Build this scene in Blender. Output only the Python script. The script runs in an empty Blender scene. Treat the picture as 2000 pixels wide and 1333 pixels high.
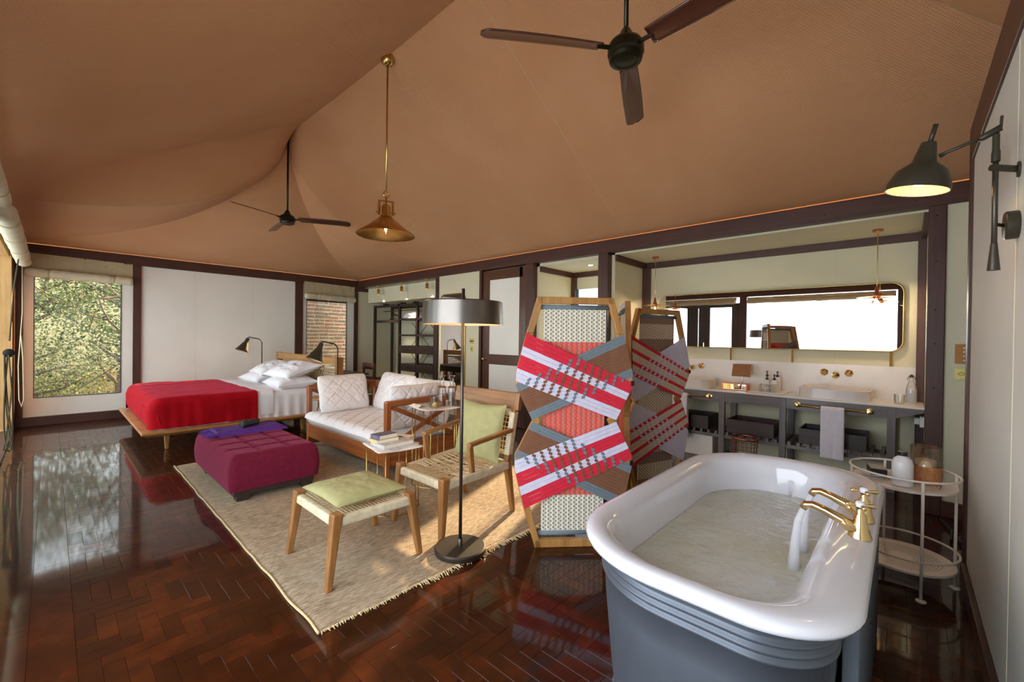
import bpy, math, random
import numpy as np
from mathutils import Vector, Matrix, noise as mnoise

random.seed(7)
R = math.radians
sc = bpy.context.scene
COL = sc.collection

# ------------------------------------------------------------------ camera
EYE = Vector((0, 0, 1.35))
def cam_axes(yaw, pitch, roll):
    F = Vector((math.cos(yaw)*math.cos(pitch), math.sin(yaw)*math.cos(pitch), -math.sin(pitch)))
    Rt = Vector((math.sin(yaw), -math.cos(yaw), 0)); U = Rt.cross(F)
    return math.cos(roll)*Rt + math.sin(roll)*U, -math.sin(roll)*Rt + math.cos(roll)*U, F
_r, _u, _f = cam_axes(R(42.713), R(0.391), R(0.777))
cam = bpy.data.objects.new('camera', bpy.data.cameras.new('camera'))
COL.objects.link(cam)
cam.data.sensor_width = 36; cam.data.lens = 831.36*36/2000; cam.data.clip_start = 0.05
cam.matrix_world = Matrix(((_r.x, _u.x, -_f.x, EYE.x), (_r.y, _u.y, -_f.y, EYE.y), (_r.z, _u.z, -_f.z, EYE.z), (0, 0, 0, 1)))
sc.camera = cam

# ------------------------------------------------------------------ world, sun, exposure
sc.view_settings.view_transform = 'Standard'; sc.view_settings.look = 'None'
sc.view_settings.gamma = 1; sc.view_settings.use_curve_mapping = False
sc.view_settings.exposure = 0.13
w = bpy.data.worlds.new('hazy_sky'); sc.world = w; w.use_nodes = True
bg = w.node_tree.nodes['Background']
bg.inputs[0].default_value = (0.85, 0.93, 1.0, 1); bg.inputs[1].default_value = 5.8
def sun_from(direction):           # direction the light travels in
    return Vector(direction).to_track_quat('-Z', 'Y').to_euler()
sun = bpy.data.objects.new('sun', bpy.data.lights.new('sun', 'SUN')); COL.objects.link(sun)
sun.data.energy = 48; sun.data.angle = R(1.2); sun.data.color = (1.0, 0.66, 0.36)
sun.rotation_euler = sun_from((-0.93, -0.325, -0.365)); sun.location = (12, 6, 6)
def portal(name, loc, facing, sx, sy):
    l = bpy.data.lights.new(name, 'AREA'); l.shape = 'RECTANGLE'; l.size = sx; l.size_y = sy
    o = bpy.data.objects.new(name, l); COL.objects.link(o); o.location = loc
    o.rotation_euler = Vector(facing).to_track_quat('-Z', 'Y').to_euler()
    l.cycles.is_portal = True
portal('sky_portal', (-0.36, 4.5, 1.25), (1, 0, 0), 2.5, 9.3)
portal('sky_portal', (0.3, 9.2, 1.3), (0, -1, 0), 1.0, 1.9)
portal('sky_portal', (5.72, 3.4, 1.45), (-1, 0, 0), 1.3, 1.1)

# ------------------------------------------------------------------ materials
MATS = {}
class NT:
    def __init__(s, name):
        s.m = bpy.data.materials.new(name); s.m.use_nodes = True
        s.t = s.m.node_tree; s.n = s.t.nodes; s.p = s.n['Principled BSDF']; s.out = s.n['Material Output']
        s._co = None
    def new(s, t, **k):
        n = s.n.new(t)
        for a, b in k.items(): setattr(n, a, b)
        return n
    def link(s, a, b): s.t.links.new(a, b)
    @property
    def co(s):
        if s._co is None: s._co = s.new('ShaderNodeTexCoord').outputs['Object']
        return s._co
    def val(s, x, sock):
        if isinstance(x, (int, float)): sock.default_value = x
        else: s.link(x, sock)
    def math(s, op, a, b=0.0, c=None):
        n = s.new('ShaderNodeMath', operation=op); s.val(a, n.inputs[0]); s.val(b, n.inputs[1])
        if c is not None: s.val(c, n.inputs[2])
        return n.outputs[0]
    def sep(s, v=None):
        n = s.new('ShaderNodeSeparateXYZ'); s.link(v or s.co, n.inputs[0]); return n.outputs
    def noise(s, scale, detail=3, stretch=(1, 1, 1), rough=0.5, vec=None):
        mp = s.new('ShaderNodeMapping'); mp.inputs['Scale'].default_value = stretch; s.link(vec or s.co, mp.inputs[0])
        n = s.new('ShaderNodeTexNoise'); n.inputs['Scale'].default_value = scale; n.inputs['Detail'].default_value = detail
        n.inputs['Roughness'].default_value = rough; s.link(mp.outputs[0], n.inputs['Vector']); return n.outputs['Fac']
    def ramp(s, fac, stops):
        n = s.new('ShaderNodeValToRGB'); e = n.color_ramp.elements
        while len(e) < len(stops): e.new(0.5)
        for k, (p, c) in enumerate(stops): e[k].position = p; e[k].color = (*c, 1)
        s.link(fac, n.inputs[0]); return n.outputs[0]
    def mix(s, fac, a, b):
        n = s.new('ShaderNodeMix', data_type='RGBA'); s.val(fac, n.inputs[0])
        for x, k in ((a, 6), (b, 7)):
            if isinstance(x, tuple): n.inputs[k].default_value = (*x, 1)
            else: s.link(x, n.inputs[k])
        return n.outputs[2]
    def color(s, c):
        if isinstance(c, tuple): s.p.inputs['Base Color'].default_value = (*c, 1)
        else: s.link(c, s.p.inputs['Base Color'])
    def bump(s, h, strength=0.2, dist=0.01):
        n = s.new('ShaderNodeBump'); n.inputs['Strength'].default_value = strength; n.inputs['Distance'].default_value = dist
        s.link(h, n.inputs['Height']); s.link(n.outputs[0], s.p.inputs['Normal'])
    def set(s, **k):
        for a, b in k.items(): s.p.inputs[a.replace('_', ' ')].default_value = b
        return s
def lin(r, g, b):                 # sRGB 0..255 -> linear
    f = lambda c: (c/255/12.92) if c/255 <= 0.04045 else ((c/255+0.055)/1.055)**2.4
    return (f(r), f(g), f(b))
def plain(name, c, rough=0.5, metal=0.0, var=0.08, scale=12, bump=0.0, bscale=200, **k):
    t = NT(name); f = t.noise(scale, 4)
    t.color(t.ramp(f, [(0.3, tuple(x*(1-var) for x in c)), (0.7, tuple(min(1, x*(1+var)) for x in c))]))
    t.set(Roughness=rough, Metallic=metal, **k)
    if bump: t.bump(t.noise(bscale, 2), bump, 0.004)
    MATS[name] = t.m; return t
def wood(name, a, b, axis, rough=0.4, coat=0.0, fine=26):
    t = NT(name); st = [1, 1, 1]; st[axis] = 0.07
    f = t.noise(fine, 5, tuple(st), 0.6); g = t.noise(4, 2)
    h = t.math('ADD', t.math('MULTIPLY', f, 0.75), t.math('MULTIPLY', g, 0.25))
    t.color(t.ramp(h, [(0.34, a), (0.62, b)])); t.set(Roughness=rough, Coat_Weight=coat, Coat_Roughness=0.12)
    t.bump(f, 0.08, 0.003); MATS[name] = t.m; return t

# tent canvas ceiling: brown woven cloth
t = NT('ceiling_canvas'); x, y, z = t.sep()
k = 2*math.pi/0.019
wv = t.math('MULTIPLY', t.math('SINE', t.math('MULTIPLY', x, k)), t.math('SINE', t.math('MULTIPLY', y, k)))
f = t.noise(1.3, 3)
base = t.ramp(f, [(0.3, lin(208, 153, 108)), (0.7, lin(216, 163, 118))])
wv01 = t.math('MULTIPLY_ADD', wv, 0.5, 0.5)
t.color(t.mix(t.math('MULTIPLY', wv01, 0.34), base, lin(146, 98, 64))); t.set(Roughness=0.85); t.bump(wv, 0.35, 0.004); MATS['ceiling_canvas'] = t.m
# cream canvas walls
for nm, c in (('wall_canvas', lin(246, 244, 234)), ('wall_board', lin(225, 218, 187)), ('wall_grey', lin(216, 214, 204))):
    t = NT(nm); f = t.noise(1.6, 4); t.color(t.ramp(f, [(0.3, tuple(v*0.93 for v in c)), (0.7, c)])); t.set(Roughness=0.75)
    t.bump(t.noise(2.2, 3, (1, 1, 0.35)), 0.35, 0.05); MATS[nm] = t.m
plain('blind_canvas', lin(214, 204, 176), 0.85, bump=0.3, bscale=30)
plain('blind_dark_canvas', lin(190, 176, 140), 0.85, bump=0.5, bscale=14)
for ax, s in ((0, 'x'), (1, 'y'), (2, 'z')):
    wood('timber_'+s, lin(66, 38, 30), lin(84, 50, 40), ax, 0.45)
    wood('door_wood_'+s, lin(70, 42, 24), lin(96, 58, 34), ax, 0.35, 0.3)
    wood('oak_'+s, lin(150, 102, 50), lin(186, 136, 76), ax, 0.4, 0.2)
    wood('teak_'+s, lin(120, 78, 40), lin(162, 112, 62), ax, 0.38, 0.2)
    wood('mahogany_'+s, lin(118, 62, 26), lin(160, 92, 44), ax, 0.35, 0.3)
    wood('wenge_'+s, lin(44, 32, 28), lin(60, 44, 38), ax, 0.45)
    wood('greywood_'+s, lin(92, 84, 84), lin(116, 106, 104), ax, 0.4, 0.2)
    wood('pine_'+s, lin(196, 150, 92), lin(220, 178, 118), ax, 0.5)
# polished parquet
def floor_mat(name, per_face):
    t = NT(name)
    if per_face:
        a = t.new('ShaderNodeAttribute'); a.attribute_name = 'tone'; rnd = a.outputs['Fac']
    else:
        rnd = t.new('ShaderNodeObjectInfo').outputs['Random']
    g = t.new('ShaderNodeNewGeometry'); fx = t.noise(9, 5, (1, 1, 1), 0.6, g.outputs['Position']); gr = t.noise(2.2, 3, (1, 1, 1), 0.5, g.outputs['Position'])
    h = t.math('ADD', t.math('MULTIPLY', rnd, 0.16), t.math('ADD', t.math('MULTIPLY', fx, 0.45), t.math('MULTIPLY', gr, 0.4)))
    t.color(t.ramp(h, [(0.3, lin(36, 13, 3)), (0.5, lin(52, 20, 5)), (0.75, lin(90, 38, 9))]))
    t.set(Roughness=0.4, Specular_IOR_Level=0.05, Coat_Weight=0.7, Coat_Roughness=0.06, Coat_IOR=1.5)
    t.bump(t.noise(11, 3, (1, 1, 1), 0.5, g.outputs['Position']), 0.12, 0.012); MATS[name] = t.m
floor_mat('parquet', False); floor_mat('parquet_field', True)
plain('floor_gap', lin(22, 10, 6), 0.8)
# rug
t = NT('jute'); x, y, z = t.sep()
row = t.math('SINE', t.math('MULTIPLY', y, 2*math.pi/0.016)); f = t.noise(48, 4, (0.5, 2.4, 1), 0.7); g = t.noise(1.5, 2)
h = t.math('ADD', t.math('MULTIPLY', f, 0.8), t.math('MULTIPLY', g, 0.2))
t.color(t.ramp(h, [(0.34, lin(122, 100, 75)), (0.5, lin(174, 152, 124)), (0.66, lin(206, 189, 162))])); t.set(Roughness=0.9)
t.bump(t.math('ADD', t.math('MULTIPLY', row, 0.4), f), 0.7, 0.008); MATS['jute'] = t.m
plain('jute_edge', lin(196, 172, 128), 0.9, var=0.25, scale=80)
plain('jute_cord', lin(206, 184, 146), 0.85, var=0.12, scale=60)
def wrap_cord(name, axis):
    t = NT(name); s = t.sep()[axis]; wv = t.math('SINE', t.math('MULTIPLY', s, 2*math.pi/0.006)); f = t.noise(30, 2)
    t.color(t.ramp(f, [(0.3, lin(200, 184, 150)), (0.7, lin(226, 212, 182))])); t.set(Roughness=0.8); t.bump(wv, 0.5, 0.003); MATS[name] = t.m
wrap_cord('wrapped_cord_x', 0); wrap_cord('wrapped_cord_y', 1); wrap_cord('wrapped_cord_z', 2)
# textiles
def cloth(name, c, var=0.08, scale=8, bump=0.2, bscale=260, sheen=0.0, rough=0.85):
    t = plain(name, c, rough, var=var, scale=scale, bump=bump, bscale=bscale)
    t.p.inputs['Sheen Weight'].default_value = sheen; t.p.inputs['Sheen Roughness'].default_value = 0.4
def cloth_tint(name, c):
    p = MATS[name].node_tree.nodes['Principled BSDF']; p.inputs['Sheen Tint'].default_value = (*c, 1); p.inputs['Specular IOR Level'].default_value = 0.1
cloth('white_linen', lin(238, 236, 240), 0.02, bump=0.08)
cloth('white_quilt', lin(232, 226, 224), 0.03)
cloth('red_velvet', lin(162, 9, 22), 0.12, 5, sheen=0.3)
cloth('plum_velvet', lin(106, 27, 48), 0.12, 30, sheen=0.35)
cloth_tint('red_velvet', (0.9, 0.12, 0.22)); cloth_tint('plum_velvet', (0.8, 0.2, 0.35))
cloth('purple_wool', lin(84, 40, 128), 0.15, 60, bump=0.5)
cloth('green_linen', lin(166, 161, 112), 0.05, 20, bump=0.3, bscale=500)
cloth('towel_cotton', lin(232, 228, 238), 0.03, 40, bump=0.5)
for nm, c in (('red', (206, 30, 56)), ('lilac', (206, 202, 222)), ('slate', (108, 120, 128)), ('brown', (120, 78, 54)), ('beige', (206, 188, 166))):
    cloth('strap_'+nm, lin(*c), 0.06, 30, bump=0.2)
def dots(name, c, d, px=0.0335, pz=0.0268):
    t = NT(name); x, y, z = t.sep()
    u = t.math('DIVIDE', x, px/2); col = t.math('FLOOR', u); par = t.math('MODULO', t.math('ABSOLUTE', col), 2.0)
    fu = t.math('SUBTRACT', u, col); v = t.math('ADD', t.math('DIVIDE', z, pz), t.math('MULTIPLY', par, 0.5)); fv = t.math('SUBTRACT', v, t.math('FLOOR', v))
    a = t.math('MULTIPLY', t.math('GREATER_THAN', fu, 0.32), t.math('LESS_THAN', fu, 0.9))
    b = t.math('MULTIPLY', t.math('GREATER_THAN', fv, 0.32), t.math('LESS_THAN', fv, 0.74)); m = t.math('MULTIPLY', a, b)
    t.color(t.mix(m, c, d)); t.set(Roughness=0.7)
    hb = t.math('SUBTRACT', t.math('SINE', t.math('MULTIPLY', u, math.pi)), m); t.bump(hb, 0.35, 0.004); MATS[name] = t.m
dots('weave_cream', lin(222, 214, 192), lin(122, 122, 118)); dots('weave_coral', lin(226, 84, 66), lin(150, 136, 130))
dots('weave_taupe', lin(128, 108, 98), lin(170, 120, 96)); dots('weave_sand', lin(206, 194, 172), lin(140, 100, 76))
# metals, glass, ceramics
plain('brass', lin(204, 172, 108), 0.22, 1.0, 0.05); plain('polished_gold', lin(236, 206, 146), 0.12, 1.0, 0.03)
plain('copper', lin(212, 130, 96), 0.25, 1.0, 0.05); plain('aged_brass', lin(198, 156, 92), 0.3, 1.0, 0.12)
plain('gunmetal', lin(88, 82, 76), 0.38, 0.85, 0.05); plain('brushed_bronze', lin(118, 112, 106), 0.3, 1.0, 0.05)
plain('black_metal', lin(34, 32, 30), 0.35, 0.4, 0.05); plain('fan_black', lin(38, 36, 22), 0.3, 0.5, 0.05)
plain('lamp_olive', lin(62, 58, 46), 0.4, 0.3, 0.05); plain('chrome', lin(220, 220, 220), 0.1, 1.0, 0.01)
plain('lamp_inner', lin(232, 192, 150), 0.5, var=0.02); plain('fan_wood', lin(76, 40, 28), 0.22, var=0.15, Coat_Weight=0.5)
plain('enamel', lin(222, 223, 232), 0.12, var=0.01, Coat_Weight=0.6); plain('basin_ceramic', lin(226, 218, 214), 0.2, var=0.01)
plain('stone_white', lin(232, 226, 222), 0.25, var=0.02); plain('white_metal', lin(232, 222, 212), 0.35, var=0.02)
plain('zinc', lin(92, 98, 108), 0.45, 0.5, 0.10, 5); plain('zinc_board', lin(88, 96, 106), 0.5, 0.2, 0.12, 6)
plain('black_leather', lin(30, 30, 34), 0.35, bump=0.3); plain('black_plastic', lin(24, 22, 22), 0.4); plain('white_plastic', lin(238, 236, 228), 0.35, var=0.01)
plain('gold_plate', lin(214, 196, 120), 0.3, 0.8, 0.04); plain('bronze_plate', lin(150, 104, 58), 0.35, 0.8, 0.05)
plain('rattan', lin(176, 118, 72), 0.7, var=0.2, scale=70, bump=0.8, bscale=120); plain('candle_wax', lin(246, 222, 190), 0.5, var=0.02)
plain('rope_dark', lin(74, 70, 48), 0.8); plain('rope_light', lin(214, 204, 166), 0.8); plain('bottle_white', lin(226, 224, 226), 0.3, var=0.01)
plain('paper', lin(240, 232, 214), 0.8, var=0.04); plain('cover_blue', lin(104, 98, 116), 0.4, var=0.2, scale=30); plain('cover_cream', lin(228, 196, 140), 0.5, var=0.06)
plain('cover_grey', lin(196, 190, 186), 0.45, var=0.25, scale=26); plain('magazine', lin(206, 204, 210), 0.35, var=0.2, scale=20)
plain('brick_dark', lin(104, 88, 76), 0.9, var=0.3, scale=14); plain('brick_red', lin(118, 84, 72), 0.9, var=0.25, scale=14); plain('brick_grey', lin(94, 88, 80), 0.9, var=0.3, scale=14)
plain('mortar', lin(160, 152, 138), 0.95, var=0.12, scale=20, bump=0.8, bscale=40)
plain('bark', lin(88, 74, 62), 0.9, var=0.3, scale=20); plain('dry_grass', lin(80, 82, 52), 0.95, var=0.35, scale=3); plain('deck_outside', lin(206, 190, 168), 0.8, var=0.15)
plain('brochure', lin(236, 222, 200), 0.6, var=0.1, scale=20); plain('fruit', lin(238, 178, 60), 0.5, var=0.1); plain('amber_liquid', lin(190, 110, 40), 0.1, Transmission_Weight=0.7)
def leafmat(name, a, b):
    t = NT(name); f = t.new('ShaderNodeAttribute'); f.attribute_name = 'tone'
    t.color(t.ramp(f.outputs['Fac'], [(0.0, a), (1.0, b)])); t.set(Roughness=0.55)
    tr = t.new('ShaderNodeBsdfTranslucent'); t.link(t.ramp(f.outputs['Fac'], [(0.0, a), (1.0, b)]), tr.inputs[0])
    ad = t.new('ShaderNodeMixShader'); ad.inputs[0].default_value = 0.35
    t.link(t.p.outputs[0], ad.inputs[1]); t.link(tr.outputs[0], ad.inputs[2]); t.link(ad.outputs[0], t.out.inputs[0]); MATS[name] = t.m
leafmat('leaf_light', lin(40, 54, 26), lin(112, 122, 72)); leafmat('leaf_dark', lin(22, 38, 16), lin(72, 92, 44)); leafmat('grass_blade', lin(84, 80, 48), lin(134, 126, 84))
def clear(name, col, rough=0.0, gloss=0.12):
    t = NT(name); tr = t.new('ShaderNodeBsdfTransparent'); tr.inputs[0].default_value = (*col, 1)
    gl = t.new('ShaderNodeBsdfGlossy'); gl.inputs['Roughness'].default_value = rough
    fr = t.new('ShaderNodeFresnel'); fr.inputs[0].default_value = 1.45
    mx = t.new('ShaderNodeMixShader'); t.link(t.math('MINIMUM', t.math('ADD', fr.outputs[0], gloss*0.3), 0.6), mx.inputs[0])
    t.link(tr.outputs[0], mx.inputs[1]); t.link(gl.outputs[0], mx.inputs[2]); t.link(mx.outputs[0], t.out.inputs[0]); MATS[name] = t.m
clear('clear_glass', (0.96, 0.97, 0.96)); clear('window_vinyl', (0.9, 0.91, 0.9), 0.1, 0.05); clear('door_glass', (0.94, 0.96, 0.95)); clear('shower_glass', (0.56, 0.60, 0.63), 0.1)
clear('amber_glass', (0.985, 0.97, 0.92)); clear('bulb_glass', (1.0, 0.92, 0.8)); pass
t = NT('water_stream'); tr = t.new('ShaderNodeBsdfTransparent'); mx = t.new('ShaderNodeMixShader'); mx.inputs[0].default_value = 0.5; t.color((0.86, 0.88, 0.95)); t.set(Roughness=0.2); t.link(tr.outputs[0], mx.inputs[1]); t.link(t.p.outputs[0], mx.inputs[2]); t.link(mx.outputs[0], t.out.inputs[0]); MATS['water_stream'] = t.m
t = NT('mirror'); t.color((0.93, 0.93, 0.92)); t.set(Metallic=1.0, Roughness=0.01); MATS['mirror'] = t.m
t = NT('bath_water'); f = t.noise(9, 4, (1, 1, 1), 0.55); t.color(t.ramp(t.noise(2.5, 2), [(0.3, lin(198, 200, 182)), (0.7, lin(214, 220, 220))])); t.set(Roughness=0.04, Transmission_Weight=0.12); t.bump(f, 0.6, 0.04); MATS['bath_water'] = t.m
def emit(name, c, s):
    t = NT(name); t.p.inputs['Emission Color'].default_value = (*c, 1); t.p.inputs['Emission Strength'].default_value = s; t.color(c); MATS[name] = t.m
emit('filament', (1.0, 0.62, 0.26), 60); emit('led_warm', (1.0, 0.58, 0.22), 3.2); emit('downlight_glow', (1.0, 0.92, 0.7), 18); emit('lamp_disc', (1.0, 0.72, 0.4), 2.5)

# ------------------------------------------------------------------ mesh helpers
class B:
    def __init__(s): s.v = []; s.f = []
    def add(s, vs, fs):
        o = len(s.v); s.v += [tuple(p) for p in vs]; s.f += [tuple(i+o for i in q) for q in fs]; return s
    def box(s, x0, y0, z0, x1, y1, z1):
        return s.hexa([(x0, y0, z0), (x1, y0, z0), (x1, y1, z0), (x0, y1, z0), (x0, y0, z1), (x1, y0, z1), (x1, y1, z1), (x0, y1, z1)])
    def hexa(s, p): return s.add(p, [(3, 2, 1, 0), (4, 5, 6, 7), (0, 1, 5, 4), (1, 2, 6, 5), (2, 3, 7, 6), (3, 0, 4, 7)])
    def leg(s, a, b, wa, wb, da=None, db=None):       # square post from a to b, half-widths wa (at a), wb (at b) along x, da/db along y
        da = da or wa; db = db or wb
        return s.hexa([(a[0]-wa, a[1]-da, a[2]), (a[0]+wa, a[1]-da, a[2]), (a[0]+wa, a[1]+da, a[2]), (a[0]-wa, a[1]+da, a[2]),
                       (b[0]-wb, b[1]-db, b[2]), (b[0]+wb, b[1]-db, b[2]), (b[0]+wb, b[1]+db, b[2]), (b[0]-wb, b[1]+db, b[2])])
    def bar(s, a, b, w, d, up=(0, 0, 1)):             # rectangular bar from a to b; w across, d along 'up'
        a = Vector(a); b = Vector(b); t = (b-a).normalized(); u = Vector(up); side = t.cross(u)
        if side.length < 1e-5: side = t.cross(Vector((1, 0, 0)))
        side.normalize(); u = side.cross(t).normalized(); side *= w/2; u *= d/2
        return s.hexa([a-side-u, a+side-u, a+side+u, a-side+u, b-side-u, b+side-u, b+side+u, b-side+u][:4] + [b-side-u, b+side-u, b+side+u, b-side+u])
    def tube(s, path, r, n=10, cap=True, closed=False):
        P = [Vector(p) for p in path]; m = len(P); rr = r if isinstance(r, (list, tuple)) else [r]*m
        up = None; vs = []
        for i in range(m):
            t = (P[(i+1) % m]-P[i-1]) if closed else (P[min(i+1, m-1)]-P[max(i-1, 0)])
            t.normalize()
            if up is None: up = Vector((0, 0, 1)) if abs(t.z) < 0.9 else Vector((1, 0, 0))
            a = t.cross(up)
            if a.length < 1e-6: a = t.cross(Vector((0, 1, 0)))
            a.normalize(); up = a.cross(t).normalized()
            for k in range(n):
                th = 2*math.pi*k/n; vs.append(P[i]+rr[i]*(math.cos(th)*a+math.sin(th)*up))
        fs = []
        for i in range(m if closed else m-1):
            j = (i+1) % m
            for k in range(n): fs.append((i*n+k, i*n+(k+1) % n, j*n+(k+1) % n, j*n+k))
        if cap and not closed: fs.append(tuple(range(n))[::-1]); fs.append(tuple((m-1)*n+k for k in range(n)))
        return s.add(vs, fs)
    def lathe(s, prof, c=(0, 0, 0), axis=(0, 0, 1), n=28, capa=False, capb=False):  # prof [(r,h)]
        q = Vector((0, 0, 1)).rotation_difference(Vector(axis).normalized()).to_matrix(); c = Vector(c); vs = []; fs = []
        for r, h in prof:
            for k in range(n):
                th = 2*math.pi*k/n; vs.append(c+q @ Vector((r*math.cos(th), r*math.sin(th), h)))
        for i in range(len(prof)-1):
            for k in range(n): fs.append((i*n+k, i*n+(k+1) % n, (i+1)*n+(k+1) % n, (i+1)*n+k))
        if capa: fs.append(tuple(range(n))[::-1])
        if capb: fs.append(tuple((len(prof)-1)*n+k for k in range(n)))
        return s.add(vs, fs)
    def grid(s, fn, nu, nv, wrapu=False):
        vs = [fn(i/(nu if wrapu else nu-1), j/(nv-1)) for i in range(nu) for j in range(nv)]; fs = []
        for i in range(nu if wrapu else nu-1):
            for j in range(nv-1):
                a = i*nv+j; b = ((i+1) % nu)*nv+j; fs.append((a, b, b+1, a+1))
        return s.add(vs, fs)
    def ball(s, c, r, n=14, sz=1.0):
        m = n//2+1; return s.lathe([(max(1e-4, r*math.sin(math.pi*i/m)), -r*sz*math.cos(math.pi*i/m)) for i in range(m+1)], c, n=n)
def obj(name, b, mat, parent=None, local=False, smooth=False, bevel=0.0, seg=2, label=None, mesh=None, kind=None):
    if mesh is None:
        me = bpy.data.meshes.new(name); v = b.v
        if parent is not None and not local:
            p = parent.location if parent.parent is None else parent.parent.location+parent.location
            v = [(x-p.x, y-p.y, z-p.z) for x, y, z in v]
        me.from_pydata(v, [], b.f); me.update(); me.validate()
        if smooth:
            me.polygons.foreach_set('use_smooth', [True]*len(me.polygons))
        for m in (mat if isinstance(mat, (list, tuple)) else [mat]): me.materials.append(MATS[m])
    else: me = mesh
    o = bpy.data.objects.new(name, me); COL.objects.link(o)
    if parent is not None: o.parent = parent
    if smooth == 'auto' and mesh is None:
        try:
            o.data.set_sharp_from_angle(angle=R(40))
        except Exception: pass
    if bevel:
        m = o.modifiers.new('soft_edges', 'BEVEL'); m.width = bevel; m.segments = seg; m.limit_method = 'ANGLE'; m.angle_limit = R(35)
    if label: o['label'] = label
    if kind: o['kind'] = kind
    return o
def tag(o, label, cat, group=None):
    o['label'] = label; o['category'] = cat
    if group: o['group'] = group
    return o
def thing(name, label, cat, loc=(0, 0, 0), rotz=0.0, group=None):
    o = bpy.data.objects.new(name, None); COL.objects.link(o); o.location = loc; o.rotation_euler = (0, 0, rotz); o.empty_display_size = 0.1
    return tag(o, label, cat, group)
def struct(name, b, mat, parent=None, **k):
    o = obj(name, b, mat, parent, **k)
    if parent is None: o['kind'] = 'structure'
    return o
def copy_tree(o, parent=None):
    c = o.copy(); COL.objects.link(c); c.parent = parent
    for ch in list(o.children): copy_tree(ch, c)
    return c
def lamp_light(name, loc, power, color=(1.0, 0.72, 0.42), radius=0.03, parent=None):
    l = bpy.data.lights.new(name, 'POINT'); l.energy = power; l.color = color; l.shadow_soft_size = radius
    o = bpy.data.objects.new(name, l); COL.objects.link(o); o.location = loc
    if parent: o.parent = parent; o.location = Vector(loc)-parent.location
    return o
def ns(x, y, z, s=1.0): return mnoise.noise(Vector((x*s, y*s, z*s)))
def arc(c, r, a0, a1, n, plane='xz'):
    out = []
    for i in range(n+1):
        a = R(a0+(a1-a0)*i/n); d = (r*math.cos(a), r*math.sin(a))
        out.append((c[0]+d[0], c[1], c[2]+d[1]) if plane == 'xz' else (c[0], c[1]+d[0], c[2]+d[1]) if plane == 'yz' else (c[0]+d[0], c[1]+d[1], c[2]))
    return out

# ================================================================== SETTING
XL, XR, YE, YN = -0.34, 4.72, 9.12, -1.7      # left glazing line, long wall, far end wall, near end
XB = 5.67                                     # back of the recesses
CX, YA, YB = 2.19, 1.18, 6.24                 # ridge line and its two peaks
def gprof(t):
    e1 = math.exp(-1/.32); return max(0.0, .18*math.exp(-t/.02)+.82*(math.exp(-t/.32)-e1)/(1-e1))
def gnear(t): return max(0.0, (1-t)-.54*t*(1-t))       # the near peak is drawn out more gently
def ceil_z(x, y):
    u = min(1, abs(x-CX)/2.53)
    if y > YB: return 2.615+1.5*gprof(min(1, max(u, (y-YB)/2.88)))
    if y < YA: return 2.615+1.5*gnear(min(1, max(u, (YA-y)/2.88)))
    wt = max(0, 1-(YB-y)/.55)**2; wn = max(0, 1-(y-YA)/1.5)**2
    return 2.615+1.5*(wt*gprof(u)+wn*gnear(u)+(1-wt-wn)*(1-u))-.06*math.sin(math.pi*(y-YA)/(YB-YA))*(1-u)
b = B(); tsn = [0, .004, .01, .02, .035, .05, .07, .09]+[.09+k*.0325 for k in range(1, 29)]+[1.02, 1.11]
for sg in (1, -1):
    b.grid(lambda u, v: (CX+sg*2.53*tsn[int(round(u*(len(tsn)-1)))], YA+v*(YB-YA), ceil_z(CX+sg*2.53*tsn[int(round(u*(len(tsn)-1)))], YA+v*(YB-YA))), len(tsn), 110)
    for Y_, sy in ((YB, 1), (YA, -1)):
        b.grid(lambda u, v: (lambda t_: (CX+sg*2.53*t_, Y_+sy*2.88*v*t_, 2.615+1.5*(gprof if sy > 0 else gnear)(min(1, t_))))(tsn[int(round(u*(len(tsn)-1)))]), len(tsn), 40)
for Y_, sy in ((YB, 1), (YA, -1)):
    b.grid(lambda u, v: (lambda t_: (CX+2.53*(v*2-1)*t_, Y_+sy*2.88*t_, 2.615+1.5*(gprof if sy > 0 else gnear)(min(1, t_))))(tsn[int(round(u*(len(tsn)-1)))]), len(tsn), 60)
ceiling = struct('ceiling', b, 'ceiling_canvas', smooth=True)
import bmesh
bm = bmesh.new(); bm.from_mesh(ceiling.data); bmesh.ops.remove_doubles(bm, verts=bm.verts, dist=1e-5)
def on_crease(c):
    u = abs(c.x-CX)/2.53
    if c.y > YB+1e-6: return abs(u-(c.y-YB)/2.88) < 2e-4
    if c.y < YA-1e-6: return abs(u-(YA-c.y)/2.88) < 2e-4
    return u < 1e-4
for e in bm.edges:
    if on_crease(e.verts[0].co) and on_crease(e.verts[1].co): e.smooth = False
bmesh.ops.recalc_face_normals(bm, faces=bm.faces); bm.to_mesh(ceiling.data); bm.free()
m = ceiling.modifiers.new('thickness', 'SOLIDIFY'); m.thickness = 0.012; m.offset = 0
# stitched seams of the canvas
def seam(pts, name='seam'):
    bb = B(); bb.tube([(x, y, ceil_z(x, y)-0.004) for x, y in pts], 0.004, 5); obj(name, bb, 'blind_dark_canvas', ceiling)
for y in (2.5, 4.9):
    seam([(CX+0.1+i*(XR-CX-0.1)/30, y) for i in range(31)]); seam([(XL+i*(CX-0.1-XL)/30, y) for i in range(31)])
for sx in (1, -1):
    seam([(CX+sx*2.53*i/40, YB+2.88*i/40) for i in range(2, 41)]); seam([(CX+sx*2.53*i/40, YA-2.88*i/40) for i in range(2, 41)])
seam([(CX-2.53*i/40, YB) for i in range(2, 41)])

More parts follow.
